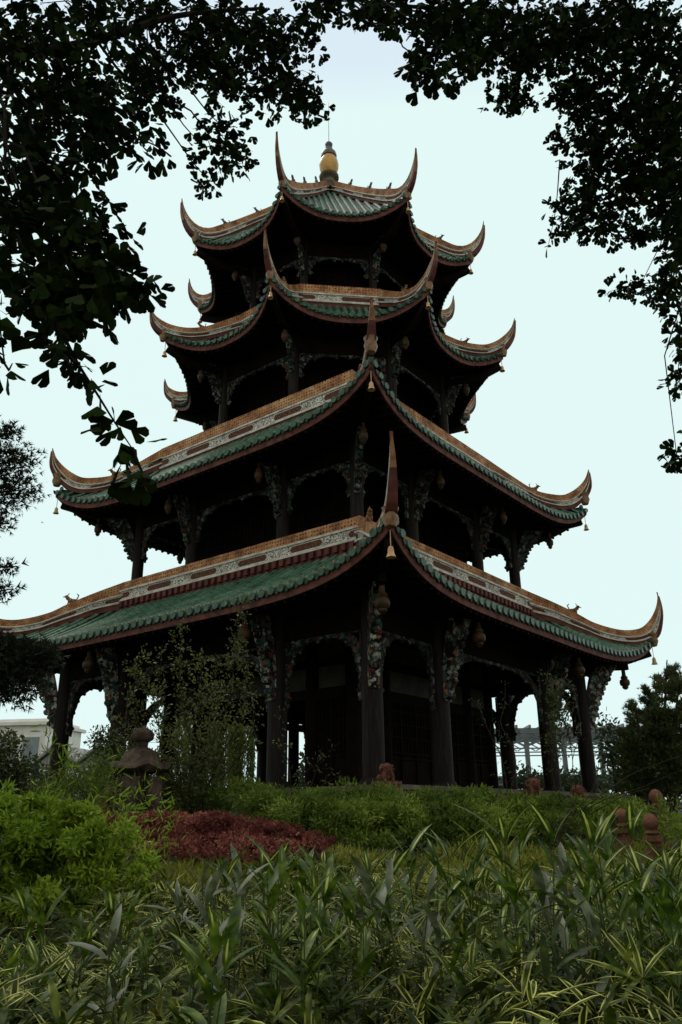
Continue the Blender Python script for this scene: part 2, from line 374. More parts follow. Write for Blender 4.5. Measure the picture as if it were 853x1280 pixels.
def rand_dirs(n, up=0.0):
    d = rng.normal(size=(n, 3)); d[:, 2] += up; return d/np.linalg.norm(d, axis=1, keepdims=True)
# ------------------------------------------------------------------ ground
def ground_z(x, y):
    r = abs(x)+abs(y)                       # terrace is a square standing on its corner
    d = (Vector((x, y, 0))-Vector((CAM.x, CAM.y, 0))).dot(HD)
    z = np.interp(d, [-30, 2, 8, 14, 18, 22, 25, 60, 120], [-2.5, -2.42, -2.3, -2.0, -1.68, -1.2, -.9, -.9, -1.2])
    return float(z)
P_ = []
ds = np.r_[np.linspace(-40, 0, 8), np.linspace(1, 30, 60), np.linspace(32, 90, 20), np.array([120, 200, 400, 900, 1800])]
for d in ds:
    row = []
    for s_ in np.r_[np.array([-1800, -700, -250, -120]), np.linspace(-60, 60, 61), np.array([120, 250, 700, 1800])]:
        p = Vector((CAM.x, CAM.y, 0))+HD*float(d)+_r*float(s_)
        row.append((p.x, p.y, ground_z(p.x, p.y)+.05*math.sin(p.x*1.7+p.y)*math.cos(p.y*1.3)))
    P_.append(row)
mb = MB(); mb.grid(P_); g = mb.build('ground', 'soil', smooth=True); tag(g, 'dark garden soil under the planting', None, None, 'structure')
def gz(p): return ground_z(p.x, p.y)
def on_ground(px, d, up=0.0):
    """ground point below pixel column px at distance d"""
    p = at(px, 1024, d); return Vector((p.x, p.y, gz(p)+up))
# ------------------------------------------------------------------ pagoda
pag = empty('pagoda'); tag(pag, 'four tier dark wooden pagoda with green glazed roofs and long upturned corners', 'pagoda')
def pol(r, a, z): return Vector((r*math.cos(a), r*math.sin(a), z))
ROOFS = [
 dict(N=4, ae=11.3, zm=6.22, rc=16.75, zc=7.62, p=6, rb=10.2, zt=10.0, crest=.42, fr=.58, dent=.34, sp=.45, br=.115, sag=.05,
      top=[(10.2, 10.0), (11.5, 9.45), (12.7, 8.88), (13.55, 8.42), (14.6, 8.11), (15.4, 8.04), (16.17, 8.2), (16.75, 8.68), (17.15, 9.3), (17.32, 9.85), (17.3, 10.12)],
      bot=[(10.2, 8.6), (11.4, 8.36), (12.33, 8.02), (13.29, 7.68), (14.23, 7.36), (15.3, 7.22), (16.26, 7.34), (16.95, 7.75), (17.3, 8.6), (17.4, 9.3), (17.33, 10.12)]),
 dict(N=4, ae=9.45, zm=13.42, rc=14.0, zc=14.72, p=6, rb=8.8, zt=17.3, crest=.62, fr=.62, dent=0, sp=.42, br=.11, sag=.05,
      top=[(8.8, 17.3), (10.2, 16.3), (11.0, 15.78), (11.66, 15.55), (12.6, 15.46), (13.1, 15.62), (13.64, 15.98), (14.13, 16.5), (14.4, 17.08)],
      bot=[(8.8, 16.1), (10.4, 15.35), (11.4, 14.85), (12.3, 14.62), (12.9, 14.6), (13.5, 14.85), (14.05, 15.4), (14.38, 16.1), (14.42, 17.08)]),
 dict(N=8, ae=7.7, zm=20.9, rc=9.55, zc=21.95, p=2.6, bp=2.3, rb=5.35, zt=24.5, crest=.55, fr=.55, dent=0, sp=.36, br=.10, sag=.10,
      top=[(5.35, 24.5), (6.5, 23.65), (7.5, 22.98), (8.5, 22.62), (9.1, 22.68), (9.6, 22.95), (10.05, 23.4), (10.28, 23.98)],
      bot=[(5.35, 23.4), (6.5, 22.7), (7.4, 22.2), (8.5, 21.82), (9.1, 21.86), (9.7, 22.2), (10.15, 22.9), (10.3, 23.98)]),
 dict(N=8, ae=6.7, zm=27.6, rc=8.35, zc=28.35, p=2.6, bp=2.3, rb=.55, zt=35.6, crest=0, fr=0, dent=0, sp=.34, br=.10, sag=.0,
      top=[(.4, 35.7), (1.15, 35.0), (3.55, 32.67), (5.7, 30.75), (6.7, 29.95), (7.5, 29.35), (8.1, 29.25), (8.6, 29.55), (8.95, 30.1), (9.12, 30.7)],
      bot=[(.4, 34.7), (1.2, 34.0), (3.5, 31.75), (5.65, 29.75), (6.7, 28.85), (7.4, 28.4), (8.1, 28.3), (8.7, 28.75), (9.05, 29.6), (9.14, 30.7)]),
]
TIPFIX = {(2, 6): -.62, (2, 5): -.25, (3, 0): -.12, (3, 7): .18}
def beast(mb, c, a, s=1.0):
    """small crouching ridge beast facing outward along azimuth a"""
    c = Vector(c); D = Vector((math.cos(a), math.sin(a), 0))
    X = D; Y = Vector((-D.y, D.x, 0)); Z = Vector((0, 0, 1))
    for (x, z, r, e) in ((-.18, .16, .15, 1.2), (.02, .2, .15, 1.1), (.17, .33, .12, 1), (.25, .42, .1, 1.1)):
        mb.ball(c+(X*x+Z*z)*s, r*s, 7, 5, sc3=(e, e*.8, 1))
    for q, (x0, z0, x1, z1, r) in enumerate(((.1, .15, .16, -.02, .05), (-.2, .12, -.2, -.02, .05), (-.3, .22, -.42, .5, .045), (-.42, .5, -.3, .6, .04), (.2, .48, .12, .64, .03), (.33, .42, .45, .4, .04))):
        mb.tube([c+(X*x0+Z*z0)*s, c+(X*x1+Z*z1)*s], [r*s, r*s*.6], 5)
for ri, R in enumerate(ROOFS):
    Nf = R['N']; half = PI/Nf; ar = R['rb']*math.cos(half); hr = R['rb']*math.sin(half); he = R['rc']*math.sin(half)
    ncorner = R['rc']*math.cos(half); bulge = ncorner-R['ae']
    hb = catmull(R['bot'], 60)                                    # hip profile (r,z)
    ztb = R['zt']-R['crest']-R['fr']-R['dent']-.05 if R['crest'] else hb[0][1]
    def hipz(r): return float(np.interp(r, hb[:40, 0], hb[:40, 1]))+.02
    def eave(s, R=R, he=he, bulge=bulge):
        t = abs(s)/he; return R['ae']+bulge*t**R.get('bp', 4), R['zm']+(R['zc']-R['zm'])*t**R['p']
    def start(s):
        if abs(s) <= hr: return ar, ztb
        r = abs(s)/math.sin(half); w_ = min(1, (abs(s)-hr)/(he-hr))
        return r*math.cos(half), hipz(r)
    def row(s, n):
        n0, z0 = start(s); n1, z1 = eave(s); out = []
        if abs(s) > he*.985: z0 = z1+.02
        ln = n1-n0
        for i in range(n+1):
            w_ = i/n; out.append((n0+ln*w_, z0+(z1-z0)*w_-R['sag']*4*w_*(1-w_)*abs(z0-z1)*1.2))
        return out
    rf = MB(); ends = MB(); fas = MB(); raf = MB(); nail = MB()
    inner_ap = [8.8, 7.0, 5.8, 4.5][ri]
    for k in range(Nf):
        az = -PI/2+half+2*half*k if Nf == 4 else -PI/2+2*half*k
        Nn = Vector((math.cos(az), math.sin(az), 0)); T = Vector((-Nn.y, Nn.x, 0))
        ss = np.concatenate([np.linspace(-he, he, 61)])
        G = []
        for s in ss:
            G.append([Nn*n_+T*float(s)+Vector((0, 0, z_-.03)) for n_, z_ in row(float(s), 8)])
        rf.grid(G, mi=1)
        nrow = int(2*he/R['sp']); 
        for i in range(nrow):
            s = -he+(i+.5)*2*he/nrow
            rw = row(s, 8); n0, n1 = rw[0][0], rw[-1][0]
            if n1-n0 > .12:
                Gd = []; UVs = []; acc = 0; pv = None
                for n_, z_ in rw:
                    c = Nn*n_+T*s+Vector((0, 0, z_))
                    if pv is not None: acc += (c-pv).length
                    pv = c
                    Gd.append([c+T*(R['br']*math.cos(a))+Vector((0, 0, R['br']*1.1*math.sin(a))) for a in np.linspace(0, PI, 6)])
                    UVs.append([(j/5, acc) for j in range(6)])
                rf.grid(Gd, UVs, mi=0)
            # round tile end and drip tile, nail knob
            n_, z_ = eave(s); c = Nn*(n_+.07)+T*s+Vector((0, 0, z_+.0)); br = R['br']*1.25
            k0 = len(ends.v)
            ends.face([c+Nn*.03+T*(br*math.cos(a))+Vector((0, 0, br*math.sin(a))) for a in np.linspace(0, 2*PI, 11)[:-1]])
            ends.grid([[c+Nn*q+T*(br*math.cos(a))+Vector((0, 0, br*math.sin(a))) for a in np.linspace(0, 2*PI, 11)[:-1]] for q in (-.2, .03)], closed=True)
            hw = R['sp']*.5; s2 = s+hw
            if abs(s2) < he:
                n2, z2 = eave(s2); c2 = Nn*(n2+.03)+T*s2+Vector((0, 0, z2-.02))
                ends.plate([(-hw*.5, .03), (-hw*.42, -.08), (0, -.17), (hw*.42, -.08), (hw*.5, .03)], c2, T, Vector((0, 0, 1)), .03, mi=1)
            if ri == 0:
                ends.tube([c-Nn*.16+Vector((0, 0, R['br']+.02)), c-Nn*.16+Vector((0, 0, R['br']+.11))], [.06, .04], 6, mi=2)
            # rafter under the soffit
            if True:
                pa = Nn*(n_-.12)+T*s+Vector((0, 0, z_-.42))
                ni = max(inner_ap, abs(s)/math.tan(half) if abs(s) > inner_ap*math.tan(half) else inner_ap)
                if n_-ni > .5:
                    pb = Nn*ni+T*s+Vector((0, 0, z_-.42+min(.5, (n_-ni)*.2)))
                    raf.beam(pa, pb, .10, .13)
        # fascia board and soffit
        A = []; B = []; Ci = []; Cj = []
        for s in np.linspace(-he, he, 49):
            s = float(s); n_, z_ = eave(s); A.append(Nn*(n_-.06)+T*s+Vector((0, 0, z_-.08))); B.append(Nn*(n_-.10)+T*s+Vector((0, 0, z_-.36)))
            Ci.append(Nn*(n_-.10)+T*s+Vector((0, 0, z_-.36)))
            ni = max(inner_ap-.4, abs(s)/math.tan(half)); ni = min(ni, n_-.11)
            Cj.append(Nn*ni+T*s+Vector((0, 0, z_-.34+min(.5, (n_-ni)*.2))))
        fas.strip(A, B, Nn, .07)
        raf.grid([Ci, Cj])
    roof = rf.build('roof', ['tile', 'tile_pan'], pag, smooth=True)
    roof['label'] = ['large square lowest roof', 'square second roof', 'octagonal third roof', 'octagonal top roof meeting at the finial'][ri]
    ends.build('tile_ends', ['tile_end', 'tile_pan', 'old_gold'], roof)
    fas.build('fascia_board', 'fascia_red', roof)
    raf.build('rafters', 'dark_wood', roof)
    # horizontal ridge ring under the next storey
    if R['crest']:
        def ring(mb, z0, z1, th, mi, inset=0.0):
            for q in range(Nf):
                a0 = -PI/2+(0 if Nf == 4 else half)+2*half*q; a1 = a0+2*half
                ro = R['rb']+(th/2-inset)/math.cos(half); ri_ = R['rb']-(th/2+inset)/math.cos(half)
                ln = 2*ro*math.sin(half); uvq = [(0, 0), (ln, 0), (ln, 1), (0, 1)] if mi == 1 else [(0, z0), (ln, z0), (ln, z1), (0, z1)]
                po = [pol(ro, a0, z0), pol(ro, a1, z0), pol(ro, a1, z1), pol(ro, a0, z1)]
                pi_ = [pol(ri_, a0, z0), pol(ri_, a1, z0), pol(ri_, a1, z1), pol(ri_, a0, z1)]
                n_ = 1
                mb.face(po, uvq, mi); mb.face(pi_[::-1], uvq, mi)
                mb.face([po[3], po[2], pi_[2], pi_[3]], uvq, mi); mb.face([po[1], po[0], pi_[0], pi_[1]], uvq, mi)
        zt = R['zt']; cr = R['crest']; fr = R['fr']
        mc = MB(); ring(mc, zt-cr, zt, .16, 0); mc.build('ridge_cresting', 'crest', roof)
        mf = MB(); ring(mf, zt-cr-.09, zt-cr-.002, .40, 2); ring(mf, zt-cr-fr+.10, zt-cr-.088, .30, 1); ring(mf, zt-cr-fr, zt-cr-fr+.098, .42, 2)
        mf.build('ridge_frieze', ['crest', 'frieze', 'white_moulding'], roof)
        if R['dent']:
            md = MB(); z1 = zt-cr-fr-.002; z0 = z1-R['dent']; ring(md, z0-.25, z1, .26, 0)
            for q in range(Nf):
                az = -PI/2+half+2*half*q; Nn = Vector((math.cos(az), math.sin(az), 0)); T = Vector((-Nn.y, Nn.x, 0))
                for i in range(36):
                    s = -hr+(i+.5)*2*hr/36; md.box(Nn*(ar+.2)+T*s+Vector((0, 0, z1-R['dent']*.5)), (.16, .2, R['dent']*.85), rz=az)
            md.build('ridge_dentils', 'dark_red', roof)
        else:
            md = MB(); z1 = zt-cr-fr-.002; ring(md, z1-.5, z1, .3, 0); md.build('ridge_footing', 'dark_red', roof)
    # hip ridges with the upturned horns
    tp = catmull(R['top'], 46); bt = catmull(R['bot'], 46)
    rem = np.linspace(0, 1, 46)
    for k in range(Nf):
        a = -PI/2+2*PI/Nf*k+(0 if Nf == 4 else half); D = Vector((math.cos(a), math.sin(a), 0)); O = Vector((-D.y, D.x, 0))
        fix = TIPFIX.get((ri, k), 0)
        def pt(f, i, off=0):
            p = bt[i]*(1-f)+tp[i]*f; r = p[0]; z = p[1]
            z += fix*max(0, (r-R['rc']*.9)/(R['top'][-1][0]-R['rc']*.9))**1.5
            return D*r+Vector((0, 0, z))
        mh = MB()
        uacc = [0]
        for i in range(1, 46): uacc.append(uacc[-1]+(pt(.5, i)-pt(.5, i-1)).length)
        def layer(f0, f1, th0, th1, mi):
            n = 46
            for sgn in (1, -1):
                G = []; UVs = []
                for i in range(n):
                    tt = i/(n-1); th = (th0*(1-max(0, tt-.55)/.45)+th1*max(0, tt-.55)/.45)/2
                    G.append([pt(f0, i)+O*th*sgn, pt(f1, i)+O*th*sgn]); UVs.append([(uacc[i], 0), (uacc[i], 1 if mi == 1 else .7)])
                mh.grid(G if sgn > 0 else G[::-1], UVs if sgn > 0 else UVs[::-1], mi)
            for f, fl in ((f0, 0), (f1, 1)):
                G = []
                for i in range(n):
                    tt = i/(n-1); th = (th0*(1-max(0, tt-.55)/.45)+th1*max(0, tt-.55)/.45)/2
                    G.append([pt(f, i)+O*th, pt(f, i)-O*th])
                mh.grid(G, mi=mi)
            mh.face([pt(f0, 0)+O*th0/2, pt(f1, 0)+O*th0/2, pt(f1, 0)-O*th0/2, pt(f0, 0)-O*th0/2], mi=mi)
        layer(0, .22, .34, .10, 3); layer(.22, .28, .44, .09, 2); layer(.28, .50, .32, .07, 1); layer(.50, .56, .42, .08, 2); layer(.56, 1, .20, .05, 0)
        hp = mh.build('hip_ridge', ['crest', 'frieze', 'white_moulding', 'dark_red'], roof)
        hp['label'] = 'curved corner ridge ending in an upturned horn'
        # broad red back of the horn, gilded collar, bell
        i0 = int(np.argmin(abs(bt[:, 0]-R['rc']))); 
        mk = MB(); A_ = []; B_ = []
        for i in range(i0, 45):
            t = (i-i0)/(44-i0); hw_ = (.18 if ri < 2 else .12)*(1-t)**.8+.02
            A_.append(pt(0, i)+D*.03+O*hw_); B_.append(pt(0, i)+D*.03-O*hw_)
        q_ = int(len(A_)*.62); mk.strip(A_[:q_], B_[:q_], D, .07); mk.strip(A_[q_-1:], B_[q_-1:], D, .066, 1); mk.build('horn_spine', ['dark_red', 'crest'], roof)
        gp = MB(); rt = pt(.15, i0); gr = .24 if ri < 2 else .17
        gp.lathe([(0, -.45), (gr*.7, -.4), (gr*1.1, -.15), (gr*.9, .05), (gr*1.15, .2), (gr*.6, .3), (0, .34)], rt+D*.08, 10)
        gp.build('horn_collar', 'old_gold', roof, smooth=True)
        bl = MB(); q = [.62, .55, .42, .40][ri]; bs = [.165, .15, .14, .13][ri]
        bc = D*(R['rc']-.15)+Vector((0, 0, R['zc']-.35-q+fix*.3))
        bl.tube([bc+Vector((0, 0, q+.1)), bc], .015, 5)
        bl.lathe([(0, .02), (bs*.35, 0), (bs*.55, -bs*.5), (bs*.6, -bs*1.2), (bs*.85, -bs*1.9), (bs, -bs*2.1), (bs*.9, -bs*2.1), (0, -bs*1.6)], bc, 12)
        bl.build('wind_bell', 'bell_brass' if True else '', roof, smooth=True)
        bm_ = MB()
        if ri < 3:
            rr = [12.65, 11.2, 7.6][ri]; zz = float(np.interp(rr, tp[:30, 0], tp[:30, 1])); beast(bm_, pol(rr, a, zz-.03), a, [.85, .75, .6][ri])
            bm_.build('ridge_beast', 'crest', roof, smooth=True)
        else:
            for rr in (2.6, 4.7, 6.6):
                zz = float(np.interp(rr, tp[:36, 0], tp[:36, 1])); bq = MB(); beast(bq, pol(rr, a, zz-.03), a, .62); bq.build('ridge_beast', 'gourd_grey', roof, smooth=True)
# storeys -----------------------------------------------------------
def smooth_path(pts, n=10): return [Vector(p) for p in catmull([tuple(p) for p in pts], n)]
def column(pos, out, r, z0, z1, strut, pend, big, parent=pag):
    """lacquered column with its carved outward strut and hanging lotus pendant"""
    x, y = pos; mb = MB()
    q_ = 1.35 if z0 < 1 else 1.0; mb.lathe([(r*q_, z0), (r*q_, z0+.12), (r*(1+(q_-1)*.4), z0+.28), (r*1.0, z0+.3), (r, z0+.5), (r*.94, z1)], (x, y, 0), 20)
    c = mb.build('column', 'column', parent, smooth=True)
    O = Vector(out).normalized(); Tn = Vector((-O.y, O.x, 0)); B = Vector((x, y, 0))
    ob, zb, ot, zt2 = strut            # offset & height of the strut foot and head
    wd = r*1.0
    H = zt2-zb; W = ot-ob
    inner = smooth_path([(ob-.04, 0, zb), (ob+.02, 0, zb+H*.4), (ob+W*.16, 0, zb+H*.75), (ob+W*.34, 0, zt2)], 14)
    outer = smooth_path([(ob+.10, 0, zb-.1), (ob+.20+W*.06, 0, zb+H*.12), (ob+.16+W*.28, 0, zb+H*.42), (ob+.10+W*.62, 0, zb+H*.74), (ot, 0, zt2)], 14)
    sm = MB()
    A = [B+O*p.x+Vector((0, 0, p.z)) for p in inner]; C = [B+O*(p.x+.03*math.sin(i*2.2))+Vector((0, 0, p.z)) for i, p in enumerate(outer)]
    sm.strip(A, C, Tn, wd)
    for i in range(1, 12):             # carved knots along the outer edge
        sm.ball(C[i], wd*.36*(1+.25*math.sin(i*2.7)), 7, 5, sc3=(1.1, 1.1, .9))
    sm.build('carved_strut', 'carving' if big == 2 else 'fret', c)
    po, pz0, pz1 = pend; pc = B+O*po; pr = .17 if big == 2 else .125
    pm = MB(); pm.lathe([(0, pz0), (pr*.5, pz0+.03), (pr*.95, pz0+.12), (pr*.8, pz0+.17), (pr*1.35, pz0+.24), (pr*1.5, pz0+.38), (pr*1.3, pz0+.5), (pr*.85, pz0+.54), (pr*1.1, pz0+.6), (pr*.8, pz0+.68), (pr*.6, pz0+.72), (pr*.55, pz0+.92)], (pc.x, pc.y, 0), 14)
    pm.lathe([(pr*.56, pz0+.9), (pr*.56, pz1)], (pc.x, pc.y, 0), 10, mi=1)
    pm.build('lotus_pendant', ['lotus_paint', 'dark_wood'], c, smooth=True)
    tb = MB(); tb.beam(B+Vector((0, 0, pz1-.25)), pc+Vector((0, 0, pz1-.15))+O*.25, .22, .5); tb.build('bracket_beam', 'dark_wood', c)
    return c
def fret(p0, p1, zt, drop, span, rcol, parent=pag):
    """pair of arched openwork spandrels in a bay between two columns"""
    p0 = Vector(p0); p1 = Vector(p1); T = (p1-p0).normalized(); ln = (p1-p0).length
    mb = MB()
    for side in (0, 1):
        o = p0+T*rcol if side == 0 else p1-T*rcol; X = T if side == 0 else -T
        sp = min(span, ln/2-rcol-.02); n = 12; A = []; Bq = []
        for i in range(n+1):
            t = i/n; a = t*PI/2
            xo = sp*(1-math.cos(a))**1.25; zo = -drop*(1-math.sin(a))**1.25
            wv_ = .10+.05*math.sin(i*1.9)
            A.append(o+X*max(0, xo-.10-.20*(1-t))+Vector((0, 0, zt+min(0, zo+.22*t+.05)))); Bq.append(o+X*(xo+wv_*(1-t)+.05)+Vector((0, 0, zt+zo-wv_*t-.03)))
        # outline against column and beam
        mb.strip(A, Bq, X.cross(Vector((0, 0, 1))), .10)
        mb.box(o+X*.05+Vector((0, 0, zt-drop*.5)), (.08, .09, drop*.9), rz=math.atan2(T.y, T.x))
        mb.box(o+X*sp*.5+Vector((0, 0, zt-.05)), (sp*.98, .085, .09), rz=math.atan2(T.y, T.x))
        for i in range(1, n, 2):
            q = A[i]; mb.ball(Bq[i], .09, 6, 4)
            pass
    return mb.build('arch_fretwork', 'fret', parent)
def sqpts(c, fr_):
    out = []
    cs = [Vector((0, -c, 0)), Vector((c, 0, 0)), Vector((0, c, 0)), Vector((-c, 0, 0))]
    for q in range(4):
        A, B = cs[q], cs[(q+1) % 4]
        out.append((A, A.normalized(), True)); nn = (A+B).normalized()
        for f in fr_: out.append((A.lerp(B, f), nn, False))
    return out
# level 1 : square veranda
def square_level(c, fr_, r, z0, z1, zbeam, sd, pd, spd, drop, big, hbeam):
    ps = sqpts(c, fr_); n = len(ps); bm_ = MB()
    for i, (p, o, corner) in enumerate(ps):
        k = 1.0 if corner else .74
        column((p.x, p.y), o, r, z0, z1, (r*.85, sd[0], r*.85+(sd[1])*k, sd[2]), (pd[0]*k, pd[1]-(0 if corner else .15), pd[2]), big)
        q = ps[(i+1) % n][0]; L_ = (q-p).length
        fret(p, q, zbeam, drop, L_*.5, r)
        T = (q-p).normalized()
        bm_.beam(p+Vector((0, 0, zbeam+hbeam/2)), q+Vector((0, 0, zbeam+hbeam/2)), .22, hbeam-.01)
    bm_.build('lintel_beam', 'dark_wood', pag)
square_level(12.41, (.24, .76), .37, 0, 6.6, 5.15, (3.15, 1.75, 6.2), (2.45, 5.0, 6.4), 1, 2.4, 2, .8)
square_level(9.62, (.29, .71), .28, 9.3, 14.2, 12.75, (11.2, 1.7, 13.5), (2.1, 12.35, 13.7), 1, 1.6, 1, .8)
def oct_level(rad, r, z0, z1, zbeam, sd, pd, drop):
    ps = [pol(rad, -PI/2+PI/8+PI/4*k, 0) for k in range(8)]; bm_ = MB()
    for i, p in enumerate(ps):
        column((p.x, p.y), p.normalized(), r, z0, z1, (r*.85, sd[0], r*.85+sd[1], sd[2]), pd, 1)
        q = ps[(i+1) % 8]; fret(p, q, zbeam, drop, (q-p).length*.5, r)
        bm_.beam(p+Vector((0, 0, zbeam+.45)), q+Vector((0, 0, zbeam+.45)), .2, .9)
    bm_.build('lintel_beam', 'dark_wood', pag)
oct_level(6.15, .25, 16.6, 21.0, 20.0, (18.9, 1.1, 20.9), (1.3, 19.75, 21.2), 1.35)
oct_level(4.72, .22, 23.9, 27.9, 26.75, (25.5, 1.0, 27.5), (1.15, 26.5, 27.9), 1.2)
# inner storeys, floors, ceilings (dark timber)
def ngon_ring(mb, N_, r0, r1, z, a0):
    for q in range(N_):
        a = a0+2*PI/N_*q; b_ = a+2*PI/N_
        mb.face([pol(r0, a, z), pol(r1, a, z), pol(r1, b_, z), pol(r0, b_, z)])
for N_, r_, z_, a_ in ((4, 12.6, 6.75, -PI/2), (4, 9.95, 9.55, -PI/2), (4, 9.9, 14.0, -PI/2), (8, 6.5, 17.0, -PI/2+PI/8), (8, 6.4, 21.4, -PI/2+PI/8), (8, 5.1, 24.2, -PI/2+PI/8), (8, 5.0, 28.2, -PI/2+PI/8)):
    fl = MB(); fl.face([pol(r_, a_+2*PI/N_*q, z_) for q in range(N_)]); fl.face([pol(r_, a_+2*PI/N_*q, z_-.12) for q in range(N_)][::-1])
    for q in range(N_): fl.face([pol(r_, a_+2*PI/N_*q, z_-.12), pol(r_, a_+2*PI/N_*(q+1), z_-.12), pol(r_, a_+2*PI/N_*(q+1), z_), pol(r_, a_+2*PI/N_*q, z_)])
    fl.build('floor_boards', 'dark_wood', pag)
def lattice_panel(p0, p1, z0, z1, name='lattice_door', nd=2):
    p0 = Vector(p0); p1 = Vector(p1); T = (p1-p0).normalized(); L_ = (p1-p0).length; rz = math.atan2(T.y, T.x); mb = MB()
    c = (p0+p1)/2
    mb.box(c+Vector((0, 0, (z0+z1)/2)), (L_-.04, .04, z1-z0), rz=rz)
    Nn = Vector((T.y, -T.x, 0))
    if Nn.dot(c) < 0: Nn = -Nn
    for i in range(nd+1):
        mb.box(p0+T*(L_*i/nd)+Nn*.05+Vector((0, 0, (z0+z1)/2)), (.12, .1, z1-z0), rz=rz)
    for i in range(nd*5):
        if i % 5: mb.box(p0+T*(L_*i/(nd*5))+Nn*.05+Vector((0, 0, z0+(z1-z0)*.68)), (.03, .05, (z1-z0)*.58), rz=rz)
    for f in (.0, .36, .42, .6, .75, .9, 1):
        mb.box(c+Nn*.055+Vector((0, 0, z0+(z1-z0)*f*.97+.05)), (L_, .06, .07), rz=rz)
    return mb.build(name, 'dark_wood', pag)
cs = [Vector((0, -7.6, 0)), Vector((7.6, 0, 0)), Vector((0, 7.6, 0)), Vector((-7.6, 0, 0))]
for q in range(4):
    A, B = cs[q], cs[(q+1) % 4]
    for f in (0, .19, .81):
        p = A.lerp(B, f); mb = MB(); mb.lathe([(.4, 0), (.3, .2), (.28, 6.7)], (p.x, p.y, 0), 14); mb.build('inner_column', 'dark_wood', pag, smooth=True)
    wb = MB(); T = (B-A).normalized()
    for z_, h in ((3.75, .35), (5.0, .3), (6.3, .5)): wb.beam(A+Vector((0, 0, z_)), B+Vector((0, 0, z_)), .26, h)
    wb.build('inner_beam', 'dark_wood', pag)
    for f0, f1 in ((0, .19), (.19, .81), (.81, 1)):
        pb = MB(); a, b_ = A.lerp(B, f0), A.lerp(B, f1); pb.beam(a+T*.35+Vector((0, 0, 4.4)), b_-T*.35+Vector((0, 0, 4.4)), .08, .85)
        pb.beam(a+T*.35+Vector((0, 0, 5.6)), b_-T*.35+Vector((0, 0, 5.6)), .08, .8); pb.build('plaster_panel', 'plaster', pag)
for a, b_ in (((0, -7.6), (7.6, 0)), ((7.6, 0), (0, 7.6))):
    A = Vector((*a, 0)); B = Vector((*b_, 0))
    for f0, f1, nd in ((0, .19, 2), (.19, .81, 6), (.81, 1, 2)): lattice_panel(A.lerp(B, f0), A.lerp(B, f1), .05, 3.6, nd=nd)
A = Vector((0, -7.6, 0)); B = Vector((-7.6, 0, 0))
lattice_panel(A, A.lerp(B, .19), .05, 3.6, nd=2)
st = MB(); st.box((.35, 1.2, 3.3), (2.3, .16, 6.6), rz=math.radians(20)); st.build('stair_wall', 'dark_wood', pag)
cs2 = [pol(7.0, -PI/2+PI/2*k, 0) for k in range(4)]
for q in range(4):
    A, B = cs2[q], cs2[(q+1) % 4]; lattice_panel(A, B, 9.6, 13.9, 'lattice_wall', 8)
for rad, z0, z1 in ((4.7, 17.05, 21.0), (3.6, 24.25, 27.8)):
    for q in range(8):
        lattice_panel(pol(rad, -PI/2+PI/8+PI/4*q, 0), pol(rad, -PI/2+PI/8+PI/4*(q+1), 0), z0, z1, 'lattice_wall', 3)
# corner beams carrying the eaves
for ri, (Nf, r0, r1, z0, z1) in enumerate(((4, 12.4, 16.4, 6.45, 6.85), (4, 9.9, 13.6, 13.7, 13.95), (8, 6.3, 9.3, 20.75, 21.2), (8, 4.95, 8.1, 27.3, 27.6))):
    for k in range(Nf):
        a = -PI/2+2*PI/Nf*k+(0 if Nf == 4 else PI/8); mb = MB(); mb.beam(pol(r0, a, z0-.2), pol(r0+(r1-r0)*.6, a, (z0+z1)/2-.3), .3, .42); mb.beam(pol(r0+(r1-r0)*.6, a, (z0+z1)/2-.3), pol(r1, a, z1), .26, .34)
        mb.build('corner_beam', 'dark_wood', pag)
# finial gourd
fm = MB(); fm.lathe([(.75, 35.0), (.7, 35.5), (.42, 35.7), (.40, 36.0), (.6, 36.15), (.62, 36.35), (.35, 36.45), (0, 36.46)], (0, 0, 0), 12)
fo = fm.build('finial', 'base_stone', pag)
g1 = MB(); g1.lathe([(.25, 36.4), (.44, 36.55), (.58, 36.95), (.61, 37.25), (.55, 37.6), (.40, 37.9), (.3, 38.0)], seg=24); g1.build('gourd_body', 'gourd_yellow', fo, smooth=True)
g2 = MB(); g2.lathe([(.48, 37.88), (.5, 38.0), (.46, 38.2), (.3, 38.42), (.2, 38.5), (.24, 38.6), (.18, 38.72), (.13, 38.8)], seg=20); g2.build('gourd_cap', 'gourd_grey', fo, smooth=True)
g3 = MB(); g3.lathe([(.13, 38.76), (.23, 38.85), (.24, 38.98), (.12, 39.12), (0, 39.15)], seg=16); g3.tube([(0, 0, 39.1), (0, 0, 42.5)], [.02, .008], 6); g3.build('lightning_rod', 'gourd_grey', fo, smooth=True)
# stone base under the pagoda
sb = MB()
for r_, z0, z1 in ((15.4, -1.6, -.16), (15.6, -.158, -.02)):
    ps = [pol(r_, -PI/2+PI/2*k, 0) for k in range(4)]
    for q in range(4):
        a, b_ = ps[q], ps[(q+1) % 4]; sb.face([a+Vector((0, 0, z0)), b_+Vector((0, 0, z0)), b_+Vector((0, 0, z1)), a+Vector((0, 0, z1))])
    sb.face([p+Vector((0, 0, z1)) for p in ps])
sb.build('stone_base', 'base_stone', pag)
#@@REST@@
# ------------------------------------------------------------------ far setting
def px_m(d): return d/F_PX*1.07            # metres per photo pixel near the horizon
